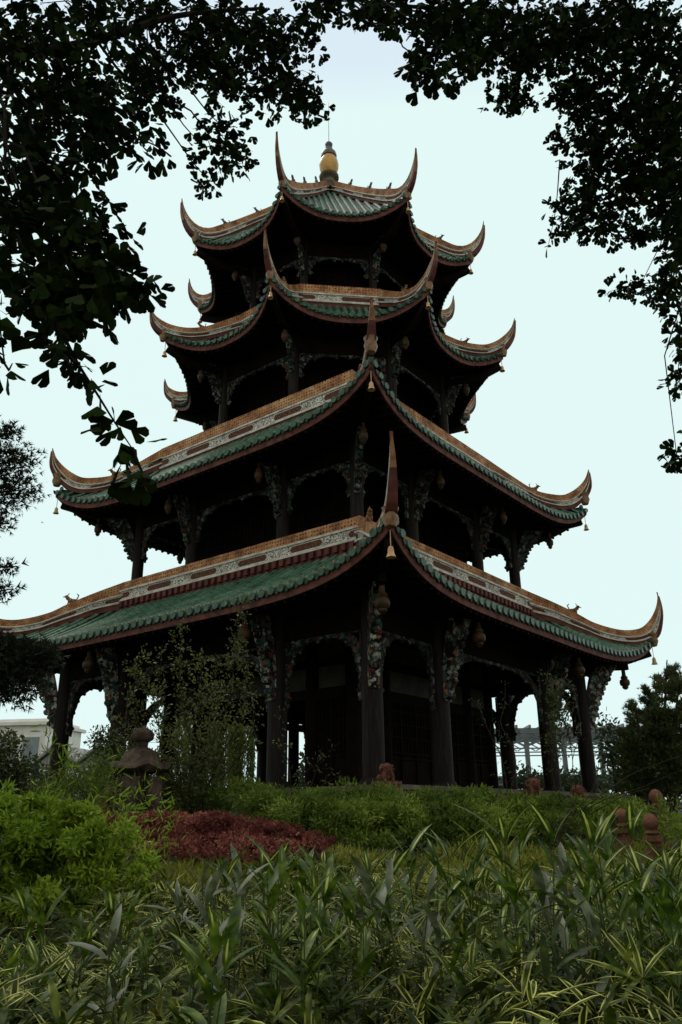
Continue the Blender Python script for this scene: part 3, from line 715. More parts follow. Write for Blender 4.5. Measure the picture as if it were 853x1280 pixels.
# white house far left
hz0 = -1.2
hs = empty('white_house'); p = on_ground(70, 95); hs.location = (p.x, p.y, -1.9); hs.rotation_euler = (0, 0, math.radians(-14))
tag(hs, 'white house with grey windows and small gables far behind the left columns', 'house')
def hbox(c, size, mat, name, par=hs): mb = MB(); mb.box(c, size); return mb.build(name, mat, par)
hbox((-3.4, 0, 4.9), (6.6, 9, 12.0), 'house_white', 'wall')
mb = MB(); mb.box((-3.4, 0, 11.1), (7.4, 9.8, .35)); mb.box((-3.4, 0, 11.45), (6.2, 8.6, .4)); mb.build('roof', 'house_white', hs)
hbox((4.2, -1, 2.6), (9.4, 8, 7.6), 'house_white', 'wall')
mb = MB()
for x in (1.6, 6.6):
    mb.plate([(-2.9, -.3), (0, 1.9), (2.9, -.3), (2.9, 0), (0, 2.25), (-2.9, 0)], (x, -1, 6.6), Vector((1, 0, 0)), Vector((0, 0, 1)), 9.0)
    mb.plate([(-2.5, -.2), (0, 1.8), (2.5, -.2)], (x, -1, 6.5), Vector((1, 0, 0)), Vector((0, 0, 1)), 8.2)
mb.build('roof', 'house_roof', hs)
for x, z, w_, h_ in ((-4.6, 8.3, 3.2, 3.0), (-1.6, 8.3, 2.0, 3.0), (-4.6, 3.6, 3.2, 2.6), (-1.6, 3.6, 2.0, 2.6)):
    mb = MB(); mb.box((x, -4.52, z), (w_, .12, h_)); wf = mb.build('window_frame', 'house_white', hs)
    mb = MB(); mb.box((x-w_*.24, -4.6, z), (w_*.44, .1, h_*.9)); mb.box((x+w_*.24, -4.6, z), (w_*.44, .1, h_*.9)); mb.build('window_pane', 'window_glass', wf)
for x in (1.6, 6.6):
    mb = MB(); mb.box((x, -5.02, 4.4), (3.4, .12, 3.6)); wf = mb.build('window_frame', 'house_white', hs)
    mb = MB()
    for q in (-1.1, 0, 1.1): mb.box((x+q, -5.1, 4.4), (.95, .1, 3.3))
    mb.build('window_pane', 'window_glass', wf)
# open steel frame far right
sf = empty('steel_canopy'); p = on_ground(720, 85); sf.location = (p.x, p.y, -1.3); sf.rotation_euler = (0, 0, math.radians(-8))
tag(sf, 'open grey steel frame structure far behind the right columns', 'steel frame')
for x in (-7, -3, 1, 5, 8.2):
    for y in (-4, 6):
        mb = MB(); mb.box((x, y, 3.4), (.45, .45, 9.4)); mb.build('post', 'steel_frame', sf)
mb = MB()
for y in (-4, 1, 6):
    mb.box((.5, y, 8.25), (19, .3, .5)); mb.box((.5, y, 3.6), (19, .35, .8)); mb.box((.5, y, 6.6), (19, .12, .12))
for x in np.linspace(-8.5, 9.5, 15): mb.box((x, 1, 8.6), (.18, 11.5, .3))
mb.build('girder', 'steel_frame', sf)
mb = MB(); mb.box((.5, 1, 3.95), (19.4, 11, .2)); mb.build('deck', 'steel_frame', sf)
for y in np.linspace(-4, 6, 5):
    mb = MB()
    for x in np.linspace(-8, 8, 9): mb.beam((x, y, 7.1), (x+1.9, y, 8.1), .1, .1); mb.beam((x+1.9, y, 7.1), (x, y, 8.1), .1, .1)
    mb.build('bracing', 'steel_frame', sf)
mb = MB(); mb.box((.5, -5, .6), (20, .3, 2.0)); mb.build('parapet', 'steel_frame', sf)
# ------------------------------------------------------------------ trees and plants
def cloud_leaves(name, blobs, n_per, size, tmpl, mat, parent, up=.0, outward=.5, jitter=.35, shell=.5, flat=0, clump=0):
    """leaves through ellipsoid volumes: blobs = (centre, (rx,ry,rz), weight)"""
    P = []; Z = []; tot = sum(b_[2] for b_ in blobs)
    if clump:
        nb = []
        for c, r, w_ in blobs:
            k_ = max(3, int(clump*w_/tot))
            for _ in range(k_):
                dd = rand_dirs(1, .25)[0]; f = rng.uniform(.62, 1.0); rr = np.array(r)*rng.uniform(.16, .34)
                nb.append((tuple(np.array(c)+dd*np.array(r)*f), tuple(rr), w_/k_*rng.uniform(.5, 1.6)))
        blobs = nb; tot = sum(b_[2] for b_ in blobs)
    for c, r, w_ in blobs:
        n = max(4, int(n_per*w_/tot)); d = rand_dirs(n); rad = rng.random((n, 1))**shell
        q = d*rad*np.array(r)*(1+rng.normal(0, .12, (n, 1))); P.append(np.array(c)+q)
        z = d*outward+rng.normal(0, .6, (n, 3)); z[:, 2] += up; Z.append(z)
    P = np.vstack(P); Z = np.vstack(Z); X = rng.normal(size=P.shape)
    if flat: X[:, 2] *= .2
    S = size*(1+rng.normal(0, .25, len(P))).clip(.5, 1.7)
    return leaves(name, *tmpl, P, Z, X, S, mat, parent)
def wander(a, b_, k=5, amp=.1):
    a = Vector(a); b_ = Vector(b_); L_ = (b_-a).length
    return [a.lerp(b_, i/k)+Vector(rng.normal(0, amp*L_*(0 if i in (0, k) else 1)*.35, 3)) for i in range(k+1)]
def tree(name, label, px, d, base_up, h, blobs, n, size, tmpl, mat, trunk_r=.15, group=None, cat='tree', bark='bark', **kw):
    """tree with trunk, limbs to each foliage mass and a leafy crown; blobs in metres relative to the base"""
    o = empty(name); b0 = on_ground(px, d, 0); o.location = b0; tag(o, label, cat, group)
    tm = MB(); top = Vector((0, 0, h*.8)); pth = wander((0, 0, -.2), top, 5, .05); tm.tube(pth, list(np.linspace(trunk_r, trunk_r*.25, 6)), 8)
    for c, r, w_ in blobs:
        c = Vector(c); zz = max(.1*h, c.z-max(.4*abs(c.x)+.1, r[2]*.5)); st_ = Vector((pth[3].x*.2, 0, min(zz, h*.75)))
        tm.tube(wander(st_, c, 4, .12), list(np.linspace(trunk_r*.45, trunk_r*.1, 5)), 5)
    tm.build('trunk', bark, o, smooth=True)
    cloud_leaves('crown', blobs, n, size, tmpl, mat, o, **kw); return o
def cam_xyz(px, py, d, base):          # offset of a pixel ray point from a base point
    return at(px, py, d)-base
def blobs_at(lst, base, dj=.0):
    """lst of (px,py,d,rpx,rpy[,weight]) -> blobs in metres relative to base"""
    out = []
    for e_ in lst:
        px, py, d, rx, ry = e_[:5]; q = at(px, py, d)-base; s_ = d/F_PX*1.05
        out.append(((q.x, q.y, q.z), (rx*s_, rx*s_*.9, ry*s_), e_[5] if len(e_) > 5 else rx*ry*s_*s_))
    return out
NEEDLE = ([(-.03, 0, 0), (.03, 0, 0), (0, .02, 1)], [(0, 1, 2)], [(0, 0), (1, 0), (.5, 1)])
TUFT = ([(0, 0, 0), (.12, 0, .8), (.04, 0, .5), (.42, .1, .62), (.02, 0, .3), (-.42, -.1, .62), (-.04, 0, .5), (-.12, 0, .85)],
        [(0, 1, 2), (0, 3, 4), (0, 4, 5), (0, 6, 7)], [(.5, .5)]*8)
BL = blade(4, .12, .35); BLs = blade(2, .16, .25); BLw = blade(5, .155, .27)
# far trees (behind everything)
def far(label, px, d, lst, n, size, mat='far_tree', nm='garden_tree', group=None, **kw):
    b0 = on_ground(px, d, 0); return tree(nm, label, px, d, 0, 5, blobs_at(lst, b0), n, size, OVAL, mat, .2, group, **kw)
far('pale far tree in the gap left of the front columns', 368, 75, [(383, 962, 75, 9, 22), (372, 984, 75, 20, 9), (345, 985, 75, 22, 10)], 1100, .35)
far('low far tree below the steel frame', 700, 62, [(690, 985, 62, 34, 22), (655, 980, 62, 22, 18), (740, 985, 62, 40, 22)], 3200, .32)
far('low green far trees at the foot of the white house', 60, 70, [(20, 978, 70, 40, 22), (80, 985, 70, 44, 20), (135, 965, 70, 26, 34)], 4200, .32)
far('tall pale tree beyond the right eave corner', 775, 55, [(762, 935, 55, 14, 40), (790, 950, 55, 26, 40), (835, 960, 55, 40, 50)], 3800, .28)
# weeping willow behind the veranda, left
wl = empty('weeping_willow'); b0 = on_ground(265, 58); wl.location = b0; tag(wl, 'weeping willow with hanging pale green strands seen through the veranda', 'tree')
tm = MB(); tm.tube(wander((0, 0, -.2), (0.3, 0, 7), 5, .05), [.35, .3, .26, .2, .14, .08], 8)
P = []; Z = []
for i in range(115):
    px = rng.uniform(205, 325); q = at(px, rng.uniform(872, 905), 58+rng.normal(0, 2.5))-b0; ln = rng.uniform(3.0, 6.6); x, y = rng.normal(0, .15, 2)
    if i % 4 == 0: tm.tube([(.2, 0, 5.5), (q.x*.5, q.y*.5, q.z+.6), (q.x, q.y, q.z)], [.06, .04, .02], 4)
    m_ = int(ln*34)
    for t in np.linspace(0, 1, m_):
        P.append((q.x+x*t+rng.normal(0, .05), q.y+y*t+rng.normal(0, .05), q.z-ln*t)); Z.append((rng.normal(0, .35), rng.normal(0, .35), -1))
tm.build('trunk', 'bark', wl, smooth=True)
leaves('crown', *BLs, P, Z, rng.normal(size=(len(P), 3)), .42*(1+rng.normal(0, .2, len(P))), 'willow_leaf', wl)
# tall slender shrub in front of the left veranda
def slender(name, label, px, d, stems, lsize, per, mat='shrub_leaf', cat='shrub', spread=.16, rad=.022, group=None, tmpl=OVAL, leafstart=.2):
    """stems = list of pixel paths [(px,py),...] from the ground up, all at distance about d"""
    o = empty(name); b0 = on_ground(px, d); o.location = b0; tag(o, label, cat, group)
    sm = MB(); P = []; Z = []
    for si, pth in enumerate(stems):
        dj = rng.normal(0, .35); pts = []
        for i, (x, y) in enumerate(pth):
            q = at(x, y, d+dj)-b0; pts.append(tuple(q))
        if pts[0][2] > .15 and pth[0][1] > 960: pts = [(pts[0][0], pts[0][1], -.1)]+pts
        C_ = catmull(pts, 24); L_ = float(np.sum(np.linalg.norm(np.diff(C_, axis=0), axis=1)))
        sm.tube([Vector(c) for c in C_], list(np.linspace(rad, rad*.3, 24)), 5)
        for _ in range(int(per*L_)):
            t = rng.uniform(leafstart, 1.0); c = C_[min(23, int(t*23))]; dirn = rand_dirs(1, .35)[0]; ln = rng.uniform(.0, spread*(1.3-t*.6)*2)
            e_ = c+dirn*ln
            if ln > spread*.9 and rng.random() < .35: sm.tube([Vector(c), Vector(e_)], [rad*.3, rad*.15], 3, caps=False)
            for _k in range(3): P.append(e_+rng.normal(0, lsize*.5, 3)); Z.append(dirn+rng.normal(0, .5, 3)+np.array([0, 0, .2]))
    sm.build('stems', 'bark', o)
    if P: leaves('leaves', *tmpl, P, Z, rng.normal(size=(len(P), 3)), lsize*(1+rng.normal(0, .25, len(P))).clip(.5, 1.6), mat, o)
    return o
st1 = [[(235, 1005), (240, 940), (228, 880), (225, 830), (229, 778)], [(250, 1005), (262, 940), (285, 880), (294, 820), (303, 745)],
       [(228, 1005), (215, 930), (190, 870), (166, 838), (185, 812)], [(255, 1005), (275, 950), (300, 900), (308, 850), (300, 800)],
       [(240, 1005), (248, 920), (250, 860), (253, 812)], [(230, 1005), (205, 950), (198, 900), (200, 850), (203, 806)],
       [(245, 1005), (255, 930), (268, 870), (270, 815)], [(225, 1005), (190, 960), (160, 925), (150, 895)], [(250, 1005), (285, 965), (312, 925), (318, 880)],
       [(238, 1005), (222, 950), (232, 905), (243, 870)], [(232, 1000), (180, 950), (172, 890), (160, 860)], [(250, 1005), (268, 960), (262, 910), (276, 850)]]
slender('tall_shrub', 'tall loose shrub with many upright leafy shoots before the left veranda', 240, 19.5, st1, .075, 46, mat='sapling_leaf', spread=.2)
# thin shrubs and bare vines in front of the right columns
slender('climbing_shrub', 'small leafy climber against the second column from the right corner', 700, 21,
        [[(712, 1005), (716, 950), (705, 900), (688, 862), (684, 838)], [(700, 1005), (690, 960), (697, 900), (703, 868), (712, 850)], [(690, 1005), (700, 930), (696, 880)]], .07, 40, spread=.2, rad=.014, leafstart=.55)
slender('bare_vine', 'thin nearly bare vine with a tall curved shoot in front of the dark doors', 634, 20,
        [[(636, 1005), (645, 960), (640, 930), (626, 905), (631, 880), (632, 850)], [(636, 1005), (628, 950), (614, 920), (600, 885), (604, 876)]], .055, 9, spread=.2, rad=.018)
slender('bare_vine', 'dark leaning leafless twigs in front of the right hedge', 730, 13,
        [[(690, 1040), (730, 1010), (790, 968), (850, 945)], [(700, 1045), (720, 1000), (716, 950), (728, 915)], [(705, 1045), (745, 1005), (800, 985), (853, 962)], [(700, 1040), (740, 990), (752, 935)],
         [(720, 1040), (770, 1000), (812, 985)], [(695, 1040), (660, 1000), (655, 960)]], .05, 2.5, spread=.2, rad=.013)
slender('thin_shrub', 'thin shrub with sparse twigs between the front columns and the willow gap', 385, 18.5,
        [[(370, 1010), (375, 975), (400, 950), (425, 928)], [(365, 1010), (362, 960), (352, 920), (345, 880)], [(380, 1010), (395, 965), (402, 935)], [(372, 1010), (398, 985), (428, 968)]], .06, 12, spread=.18, rad=.012)
# conifers right
def conifer(label, px, d, spires, n, size=.32, mat='conifer_leaf', nm='juniper_tree'):
    """spires: (px_top, py_top, py_bottom, half width px)"""
    o = empty(nm); b0 = on_ground(px, d); o.location = b0; tag(o, label, 'tree')
    tm = MB(); P = []; Z = []; tot = sum((yb-yt)*w_ for _, yt, yb, w_ in spires)
    for xt, yt, yb, w_ in spires:
        top = at(xt, yt, d+rng.normal(0, .5))-b0; bot = at(xt+(px-xt)*.5, yb, d)-b0; axis = wander((bot.x, bot.y, min(bot.z, 0)), top, 5, .03)
        tm.tube(axis, list(np.linspace(.11, .02, 6)), 6); wm = w_*d/F_PX
        nb = 46
        for i in range(nb):
            t = rng.random()**.75; c = top.lerp(bot, t); a = rng.uniform(0, 2*PI); rr = wm*(.12+1.1*t**.8)*(1-.3*max(0, t-.75)/.25)*rng.uniform(.35, 1.3)
            e_ = c+Vector((math.cos(a)*rr, math.sin(a)*rr, rng.uniform(.05, .6)*rr+.15)); tm.tube([c, e_], [.025, .006], 3, caps=False)
            m_ = int(n*(yb-yt)*w_/tot/nb)
            for _ in range(m_):
                f = .25+.75*rng.random()**.8; q = c.lerp(e_, f); s_ = .05+.05*rr; P.append(np.array(q)+rng.normal(0, s_, 3)*np.array([1, 1, .8])); Z.append(np.array(e_-c)*.9+rng.normal(0, .4, 3)*rr+np.array([0, 0, .3*rr+.05]))
    tm.build('trunk', 'bark', o); leaves('crown', *TUFT, P, Z, rng.normal(size=(len(P), 3)), size*(1+rng.normal(0, .25, len(P))).clip(.5, 1.5), mat, o); return o
conifer('dark juniper tree at the right edge beside the pagoda corner', 815, 27, [(834, 825, 1000, 34), (812, 862, 1000, 30), (850, 850, 1000, 34), (795, 880, 1000, 26), (780, 915, 1000, 20), (868, 870, 1000, 34), (823, 880, 1000, 40)], 30000, .17)
# pine branches left, reaching in from a trunk outside the frame
pine = empty('pine_tree'); pb = on_ground(-190, 15); pine.location = pb; tag(pine, 'dark pine tree reaching in from the left edge over the lowest eave', 'tree')
tm = MB(); tpth = wander((0, 0, -.2), at(-170, 470, 15)-pb, 6, .03); tm.tube(tpth, list(np.linspace(.28, .1, 7)), 8)
P = []; Z = []
for x0, y0, x1, y1, w_, n_, up_ in ((-150, 560, 22, 540, 16, 900, .3), (-150, 600, 34, 572, 22, 1500, .3), (-150, 640, 36, 612, 26, 1900, .2), (-150, 640, 12, 655, 14, 500, .2), (-150, 720, 22, 708, 10, 350, .2), (-150, 740, 16, 736, 13, 500, .2),
                               (-150, 790, 66, 812, 11, 1500, .25), (-150, 800, 70, 824, 16, 2200, .1), (-150, 812, 45, 842, 18, 2200, .1), (-150, 820, 40, 862, 22, 1500, -.1), (-150, 815, 15, 838, 22, 2000, -.1), (-150, 850, 10, 870, 12, 500, 0)):
    a = at(x0, y0, 15); b_ = at(x1, y1, 15+rng.normal(0, .4)); br = wander(a-pb, b_-pb, 6, .03); tm.tube(br, list(np.linspace(.07, .012, 7)), 5)
    C_ = catmull([tuple(q) for q in br], 30); wm = w_*15/F_PX
    for _ in range(n_):
        i = int(29*(.42+.58*rng.random())); tt = i/29; c = C_[i]; off = rng.normal(0, 1, 3)*np.array([.8, .8, .62])*wm*(.55 if tt > .93 else .8); P.append(c+off); Z.append(off+rng.normal(0, .25, 3)*wm+np.array([0, 0, up_*wm]))
tm.build('trunk', 'bark', pine, smooth=True)
leaves('crown', *TUFT, P, Z, rng.normal(size=(len(P), 3)), .15*(1+rng.normal(0, .25, len(P))).clip(.5, 1.5), 'pine_leaf', pine)
# small broadleaf tree left edge
def small_bush(nm, label, px, d, lst, n, size, mat, tmpl=OVAL, cat='shrub', **kw):
    b0 = on_ground(px, d, 0); h_ = max(.4, max(at(e_[0], e_[1], e_[2]).z for e_ in lst)-b0.z)
    return tree(nm, label, px, d, 0, h_, blobs_at(lst, b0), n, size, tmpl, mat, .035, cat=cat, **kw)
small_bush('leafy_shrub', 'dark leafy shrub at the left edge below the pine', 15, 17, [(12, 935, 17, 20, 22), (5, 965, 17, 22, 18), (36, 955, 17, 14, 12), (25, 985, 17, 34, 22), (-20, 950, 17, 25, 40)], 2600, .085, 'shrub_leaf')
small_bush('leafy_shrub', 'mid green shrub between the left corner column and the stone lantern', 105, 16.5, [(95, 985, 16.5, 42, 26), (125, 960, 16.5, 22, 20), (60, 995, 16.5, 34, 18), (125, 990, 16.5, 22, 22), (90, 960, 16.5, 14, 22)], 4600, .085, 'fern_leaf', BLs)
small_bush('leafy_shrub', 'olive leafed shrub right behind the stone lantern', 210, 20.5, [(195, 975, 20.5, 22, 30), (215, 990, 20.5, 30, 20), (130, 925, 21, 20, 16), (150, 945, 21, 26, 18)], 3000, .09, 'shrub_leaf')
# hedges at the foot of the pagoda
def hedge(label, px, d, lst, n, size, mat, nm='hedge_shrub', tmpl=blade(2, .24, .25), grp=None, up=.3, **kw):
    return small_bush(nm, label, px, d, lst, n, size, mat, tmpl, up=up, outward=.8, shell=.4, group=grp, **dict(dict(clump=130), **kw))
hedge('feathery green hedge shrub in front of the pagoda door corner', 420, 18, [(350, 1012, 18, 60, 24), (420, 1013, 17.8, 60, 26), (480, 1020, 17.5, 60, 26), (400, 1030, 17, 70, 28), (470, 1035, 16.8, 60, 26)], 21000, .12, 'fern_leaf')
hedge('feathery green hedge shrub below the column beside the red lion post', 560, 18, [(560, 1014, 18, 55, 24), (610, 1018, 17.6, 50, 24), (540, 1030, 17, 60, 28), (600, 1036, 16.8, 60, 24)], 16000, .12, 'fern_leaf')
hedge('wide low hedge shrub under the two right columns', 700, 18, [(660, 1020, 18, 50, 22), (710, 1024, 17.8, 50, 22), (760, 1026, 17.5, 50, 24), (680, 1040, 17, 60, 22), (800, 1028, 18, 60, 26)], 16000, .12, 'fern_leaf')
hedge('dull green hedge shrub behind the red leaved bed', 310, 19, [(300, 1000, 19.5, 40, 20), (250, 1005, 20, 40, 16)], 4500, .12, 'fern_leaf')
hedge('red leaved shrub bed in front of the stone lantern', 280, 14, [(180, 1034, 14.2, 34, 14), (215, 1036, 14, 40, 17), (260, 1038, 14, 40, 17), (305, 1042, 14, 40, 17), (350, 1048, 14, 36, 15), (388, 1056, 14, 26, 12), (280, 1058, 13.8, 100, 14), (130, 1026, 15, 26, 7)], 22000, .055, 'red_leaf', nm='red_shrub', tmpl=OVAL, clump=420)
hedge('bright lime green bamboo shrub filling the left side', 60, 9.5, [(20, 1050, 9.5, 52, 50), (75, 1048, 9.4, 46, 42), (120, 1070, 9.2, 50, 38), (60, 1090, 9, 70, 44), (150, 1090, 9, 34, 34), (-10, 1090, 9, 60, 60)], 20000, .085, 'lime_leaf', nm='bamboo_shrub', up=.12, tmpl=blade(3, .27, .35), clump=110)
# yellow green ground cover
P = []; Z = []
for _ in range(15000):
    d = rng.uniform(11, 15.6); x = rng.uniform(-2.6, 5.6); p = Vector((CAM.x, CAM.y, 0))+HD*d+_r*x; h_ = .30+.12*math.sin(x*2+d)
    P.append((p.x, p.y, gz(p)+rng.random()**.5*h_*1.2)); Z.append((rng.normal(0, .5), rng.normal(0, .5), .7))
o = leaves('ground_cover', *BLs, P, Z, rng.normal(size=(len(P), 3)), .19*(1+rng.normal(0, .25, len(P))).clip(.5, 1.5), 'yellow_green'); tag(o, 'yellow green low planting between the front plants and hedge', 'ground cover', None, 'stuff')
# dense undergrowth of striped leaves in the foreground
P = []; Z = []; S = []
for _ in range(1650):
    d = 3.0+rng.random()**.85*8.5; hw_ = .48*d+.6; x = rng.uniform(-hw_, hw_); p = Vector((CAM.x, CAM.y, 0))+HD*d+_r*x
    cz = gz(p); ht = .38+.16*math.sin(x*1.9+d*1.3)+.26*rng.random()**2; n = 5+int(rng.integers(0, 4)); a0 = rng.uniform(0, 6.28); tilt = rng.normal(0, .3, 2)
    for k in range(n):          # whorl of leaves at the shoot tip
        a = a0+k*2*PI/n+rng.normal(0, .25); el = rng.normal(.45, .55)
        P.append((p.x, p.y, cz+ht-rng.random()*.06)); Z.append((math.cos(a)+tilt[0], math.sin(a)+tilt[1], el)); S.append(rng.uniform(.15, .34))
    for k in range(4):
        a = rng.uniform(0, 2*PI); P.append((p.x, p.y, cz+ht*rng.uniform(.3, .8))); Z.append((math.cos(a), math.sin(a), rng.uniform(0, .6))); S.append(rng.uniform(.12, .24))
X = np.cross(np.array([0, 0, 1.]), np.array(Z))+rng.normal(0, .25, (len(Z), 3))
o = leaves('undergrowth', *blade(4, .14, .20), P, Z, X, S, 'undergrowth_leaf'); tag(o, 'dense striped leaf undergrowth covering the foreground', 'undergrowth', None, 'stuff')
P = []; Z = []
for _ in range(260):
    d = 3.2+rng.random()*8; x = rng.uniform(-.48*d, .48*d); p = Vector((CAM.x, CAM.y, 0))+HD*d+_r*x
    P.append((p.x, p.y, gz(p)+rng.uniform(.2, .5))); Z.append((rng.normal(), rng.normal(), rng.normal(-.2, .4)))
o = leaves('dead_leaves', *blade(3, .12, .5), P, Z, rng.normal(size=(len(P), 3)), rng.uniform(.10, .22, len(P)), 'dead_leaf'); tag(o, 'scattered dry tan leaves caught in the foreground plants', 'dead leaves', None, 'stuff')
# individual bamboo plants standing above the undergrowth
def make_bamboo(h_, nl, ll, mat):
    o = empty('bamboo_plant'); sm = MB(); P = []; Z = []; X = []
    ns = 3
    for k in range(ns):
        lean = rng.normal(0, .10, 2); pts = [(rng.normal(0, .03), rng.normal(0, .03), -.05)]
        for t in (.33, .66, 1): pts.append((lean[0]*t*h_, lean[1]*t*h_, h_*t*rng.uniform(.92, 1.0)))
        C_ = catmull(pts, 10); sm.tube([Vector(c) for c in C_], list(np.linspace(.006, .003, 10)), 5)
        for i in range(nl):
            t = .25+.75*(i/(nl-1)); c = C_[min(9, int(t*9.99))]; a = i*2.4+k+rng.normal(0, .35); el = .45+1.6*t**3+rng.normal(0, .35)
            P.append(c); z = np.array([math.cos(a), math.sin(a), el]); Z.append(z); X.append(np.cross([0, 0, 1.], z)+rng.normal(0, .15, 3))
    sm.build('stem', 'green_stem', o)
    S = ll*(1+rng.normal(0, .18, len(P))).clip(.6, 1.4)
    leaves('leaves', *BLw, P, Z, X, S, mat, o); return o
protos = []
spots = []
specs = [(1.02, 11, .29, 'bamboo_leaf'), (.95, 9, .30, 'bamboo_grey'), (.80, 9, .27, 'bamboo_leaf'), (1.2, 12, .31, 'bamboo_leaf'), (.9, 10, .26, 'bamboo_grey')]
zones = [  # px, distance, kind, zone
 (335, 6.2, 0), (300, 5.6, 1), (350, 5.2, 0), (270, 6.8, 1), (385, 6.6, 2), (430, 6.4, 1), (465, 6.0, 4), (405, 5.4, 2), (520, 6.5, 4), (570, 6.1, 0), (600, 5.7, 3), (615, 6.8, 3), (555, 7.0, 2),
 (650, 6.0, 1), (680, 5.8, 4), (710, 5.4, 1), (740, 6.2, 0), (700, 6.8, 4), (770, 5.6, 3), (800, 5.2, 3), (825, 5.8, 0), (845, 5.0, 3), (790, 6.6, 1), (760, 4.8, 0), (855, 6.4, 4), (815, 4.5, 0), (730, 7.2, 2), (860, 5.6, 3), (805, 6.2, 3), (775, 6.2, 3), (838, 6.6, 3), (750, 5.2, 3), (828, 5.0, 0), (790, 4.9, 0), (715, 5.0, 0), (480, 5.6, 3), (535, 5.9, 3), (345, 5.8, 3), (290, 6.2, 0), (395, 5.9, 0), (660, 5.4, 3),
 (495, 7.4, 2), (640, 7.4, 2), (230, 6.6, 4), (200, 5.8, 2), (170, 5.4, 0), (250, 5.0, 2), (310, 7.4, 4), (450, 5.0, 0), (500, 5.2, 1), (545, 4.9, 4), (590, 4.7, 2), (640, 4.9, 0), (690, 4.6, 1),
 (30, 5.4, 2), (70, 5.0, 0), (10, 4.7, 2), (110, 5.6, 2), (380, 4.6, 0), (265, 4.3, 2), (150, 4.6, 4)]
bases = [make_bamboo(*q) for q in specs]; used = [False]*5
zl = {0: 'broad leaved bamboo plant standing in the left part of the foreground', 1: 'broad leaved bamboo plant standing in the middle of the foreground', 2: 'tall dark bamboo plant in the thicket at the right edge of the foreground'}
for px, d, kd in zones:
    src = bases[kd]
    if not used[kd]: o = src; used[kd] = True
    else:
        o = src.copy(); COL.objects.link(o)
        for ch in src.children: c = ch.copy(); COL.objects.link(c); c.parent = o
    p = on_ground(px, d); o.location = p; s_ = rng.uniform(.86, 1.08)*(.86 if px < 230 else 1); o.scale = (s_, s_, s_); o.rotation_euler = (0, 0, rng.uniform(0, 6.28))
    row = 'front row' if d < 5.1 else ('middle row' if d < 6.25 else 'rear row')
    look = {0: 'striped green bamboo plant', 1: 'grey green bamboo plant', 2: 'short green bamboo plant', 3: 'tallest green bamboo plant', 4: 'slim grey green bamboo plant'}[kd]
    place = [(45, 'at the left picture edge'), (140, 'below the lime shrub'), (215, 'below the stone lantern'), (285, 'below the left end of the red shrub bed'), (325, 'below the middle of the red shrub bed'), (365, 'below the right half of the red shrub bed'),
             (415, 'below the right tip of the red shrub bed'), (455, 'just left below the front column'), (510, 'below the large red lion post'), (560, 'below the column right of the front column'), (595, 'below the dark doors'), (625, 'below the bare vine'), (660, 'below the far lion post'),
             (695, 'below the climber covered column'), (725, 'left below the right corner column'), (755, 'right below the right corner column'), (785, 'below the juniper tree left side'), (822, 'below the lotus bud posts'), (900, 'at the right picture edge')]
    pl = next(t for x_, t in place if px < x_)
    tag(o, f'{look}, {row}, {pl}', 'bamboo plant', 'bamboo plants of the foreground'); spots.append((o, px))
for lb_ in {o['label'] for o, _ in spots}:
    same = sorted((px, o.name) for o, px in spots if o['label'] == lb_)
    if len(same) == 2:
        for (px, nm_), wd_ in zip(same, ('left-hand', 'right-hand')): bpy.data.objects[nm_]['label'] = wd_+' '+lb_.replace(' bamboo plant', ' bamboo')
# slender bamboo sprigs near the lantern
for px, d, pth, lb in ((152, 12, [(150, 1040), (152, 990), (150, 940)], 'tall bamboo sprig left of the stone lantern'), (178, 12, [(180, 1040), (178, 1000), (172, 955)], 'bamboo sprig in front of the stone lantern'),
                       (205, 12.5, [(200, 1040), (205, 1000), (198, 962)], 'bamboo sprig right of the stone lantern'), (140, 13, [(138, 1040), (135, 1005), (142, 972)], 'short bamboo sprig before the lantern left leg'),
                       (60, 10, [(60, 1040), (58, 970), (63, 900)], 'tall bamboo sprig before the left corner column'), (110, 11, [(112, 1040), (118, 990), (128, 950)], 'leaning bamboo sprig between column and stone lantern')):
    slender('bamboo_sprig', lb, px, d, [pth, [(a+8, b_+30) for a, b_ in pth[:-1]]+[(pth[-1][0]+26, pth[-1][1]+34)]], .15, 9, mat='lime_leaf', cat='bamboo sprig', spread=.04, rad=.006, tmpl=BL, leafstart=.35)
# ------------------------------------------------------------------ garden ornaments
ln = empty('stone_lantern'); p = on_ground(171, 19); ln.location = (p.x, p.y, p.z); ln.rotation_euler = (0, 0, math.radians(20)); tag(ln, 'weathered stone lantern with ball finial and curved roof in the left planting', 'stone lantern')
zb = at(171, 1024, 19).z-p.z; U19 = 19/F_PX*1.05
def lz(py): return at(171, py, 19).z-p.z
mb = MB(); mb.lathe([(0, -.1), (.75, -.1), (.75, .12), (.62, .18), (.6, .3), (0, .3)], seg=8); mb.build('base', 'lantern_stone', ln)
mb = MB()
for a in (0, 90, 180, 270):
    ar_ = math.radians(a+45); c0 = Vector((math.cos(ar_)*.52, math.sin(ar_)*.52, .25)); c1 = Vector((math.cos(ar_)*.34, math.sin(ar_)*.34, lz(972)))
    mb.tube([c0, c0.lerp(c1, .5)+Vector((math.cos(ar_), math.sin(ar_), 0))*-.02, c1], [.25, .19, .21], 8)
mb.tube([(0, 0, .2), (0, 0, lz(965))], .2, 8)
mb.build('legs', 'lantern_stone', ln, smooth=True)
z0 = lz(965)
rf_ = MB(); G = []
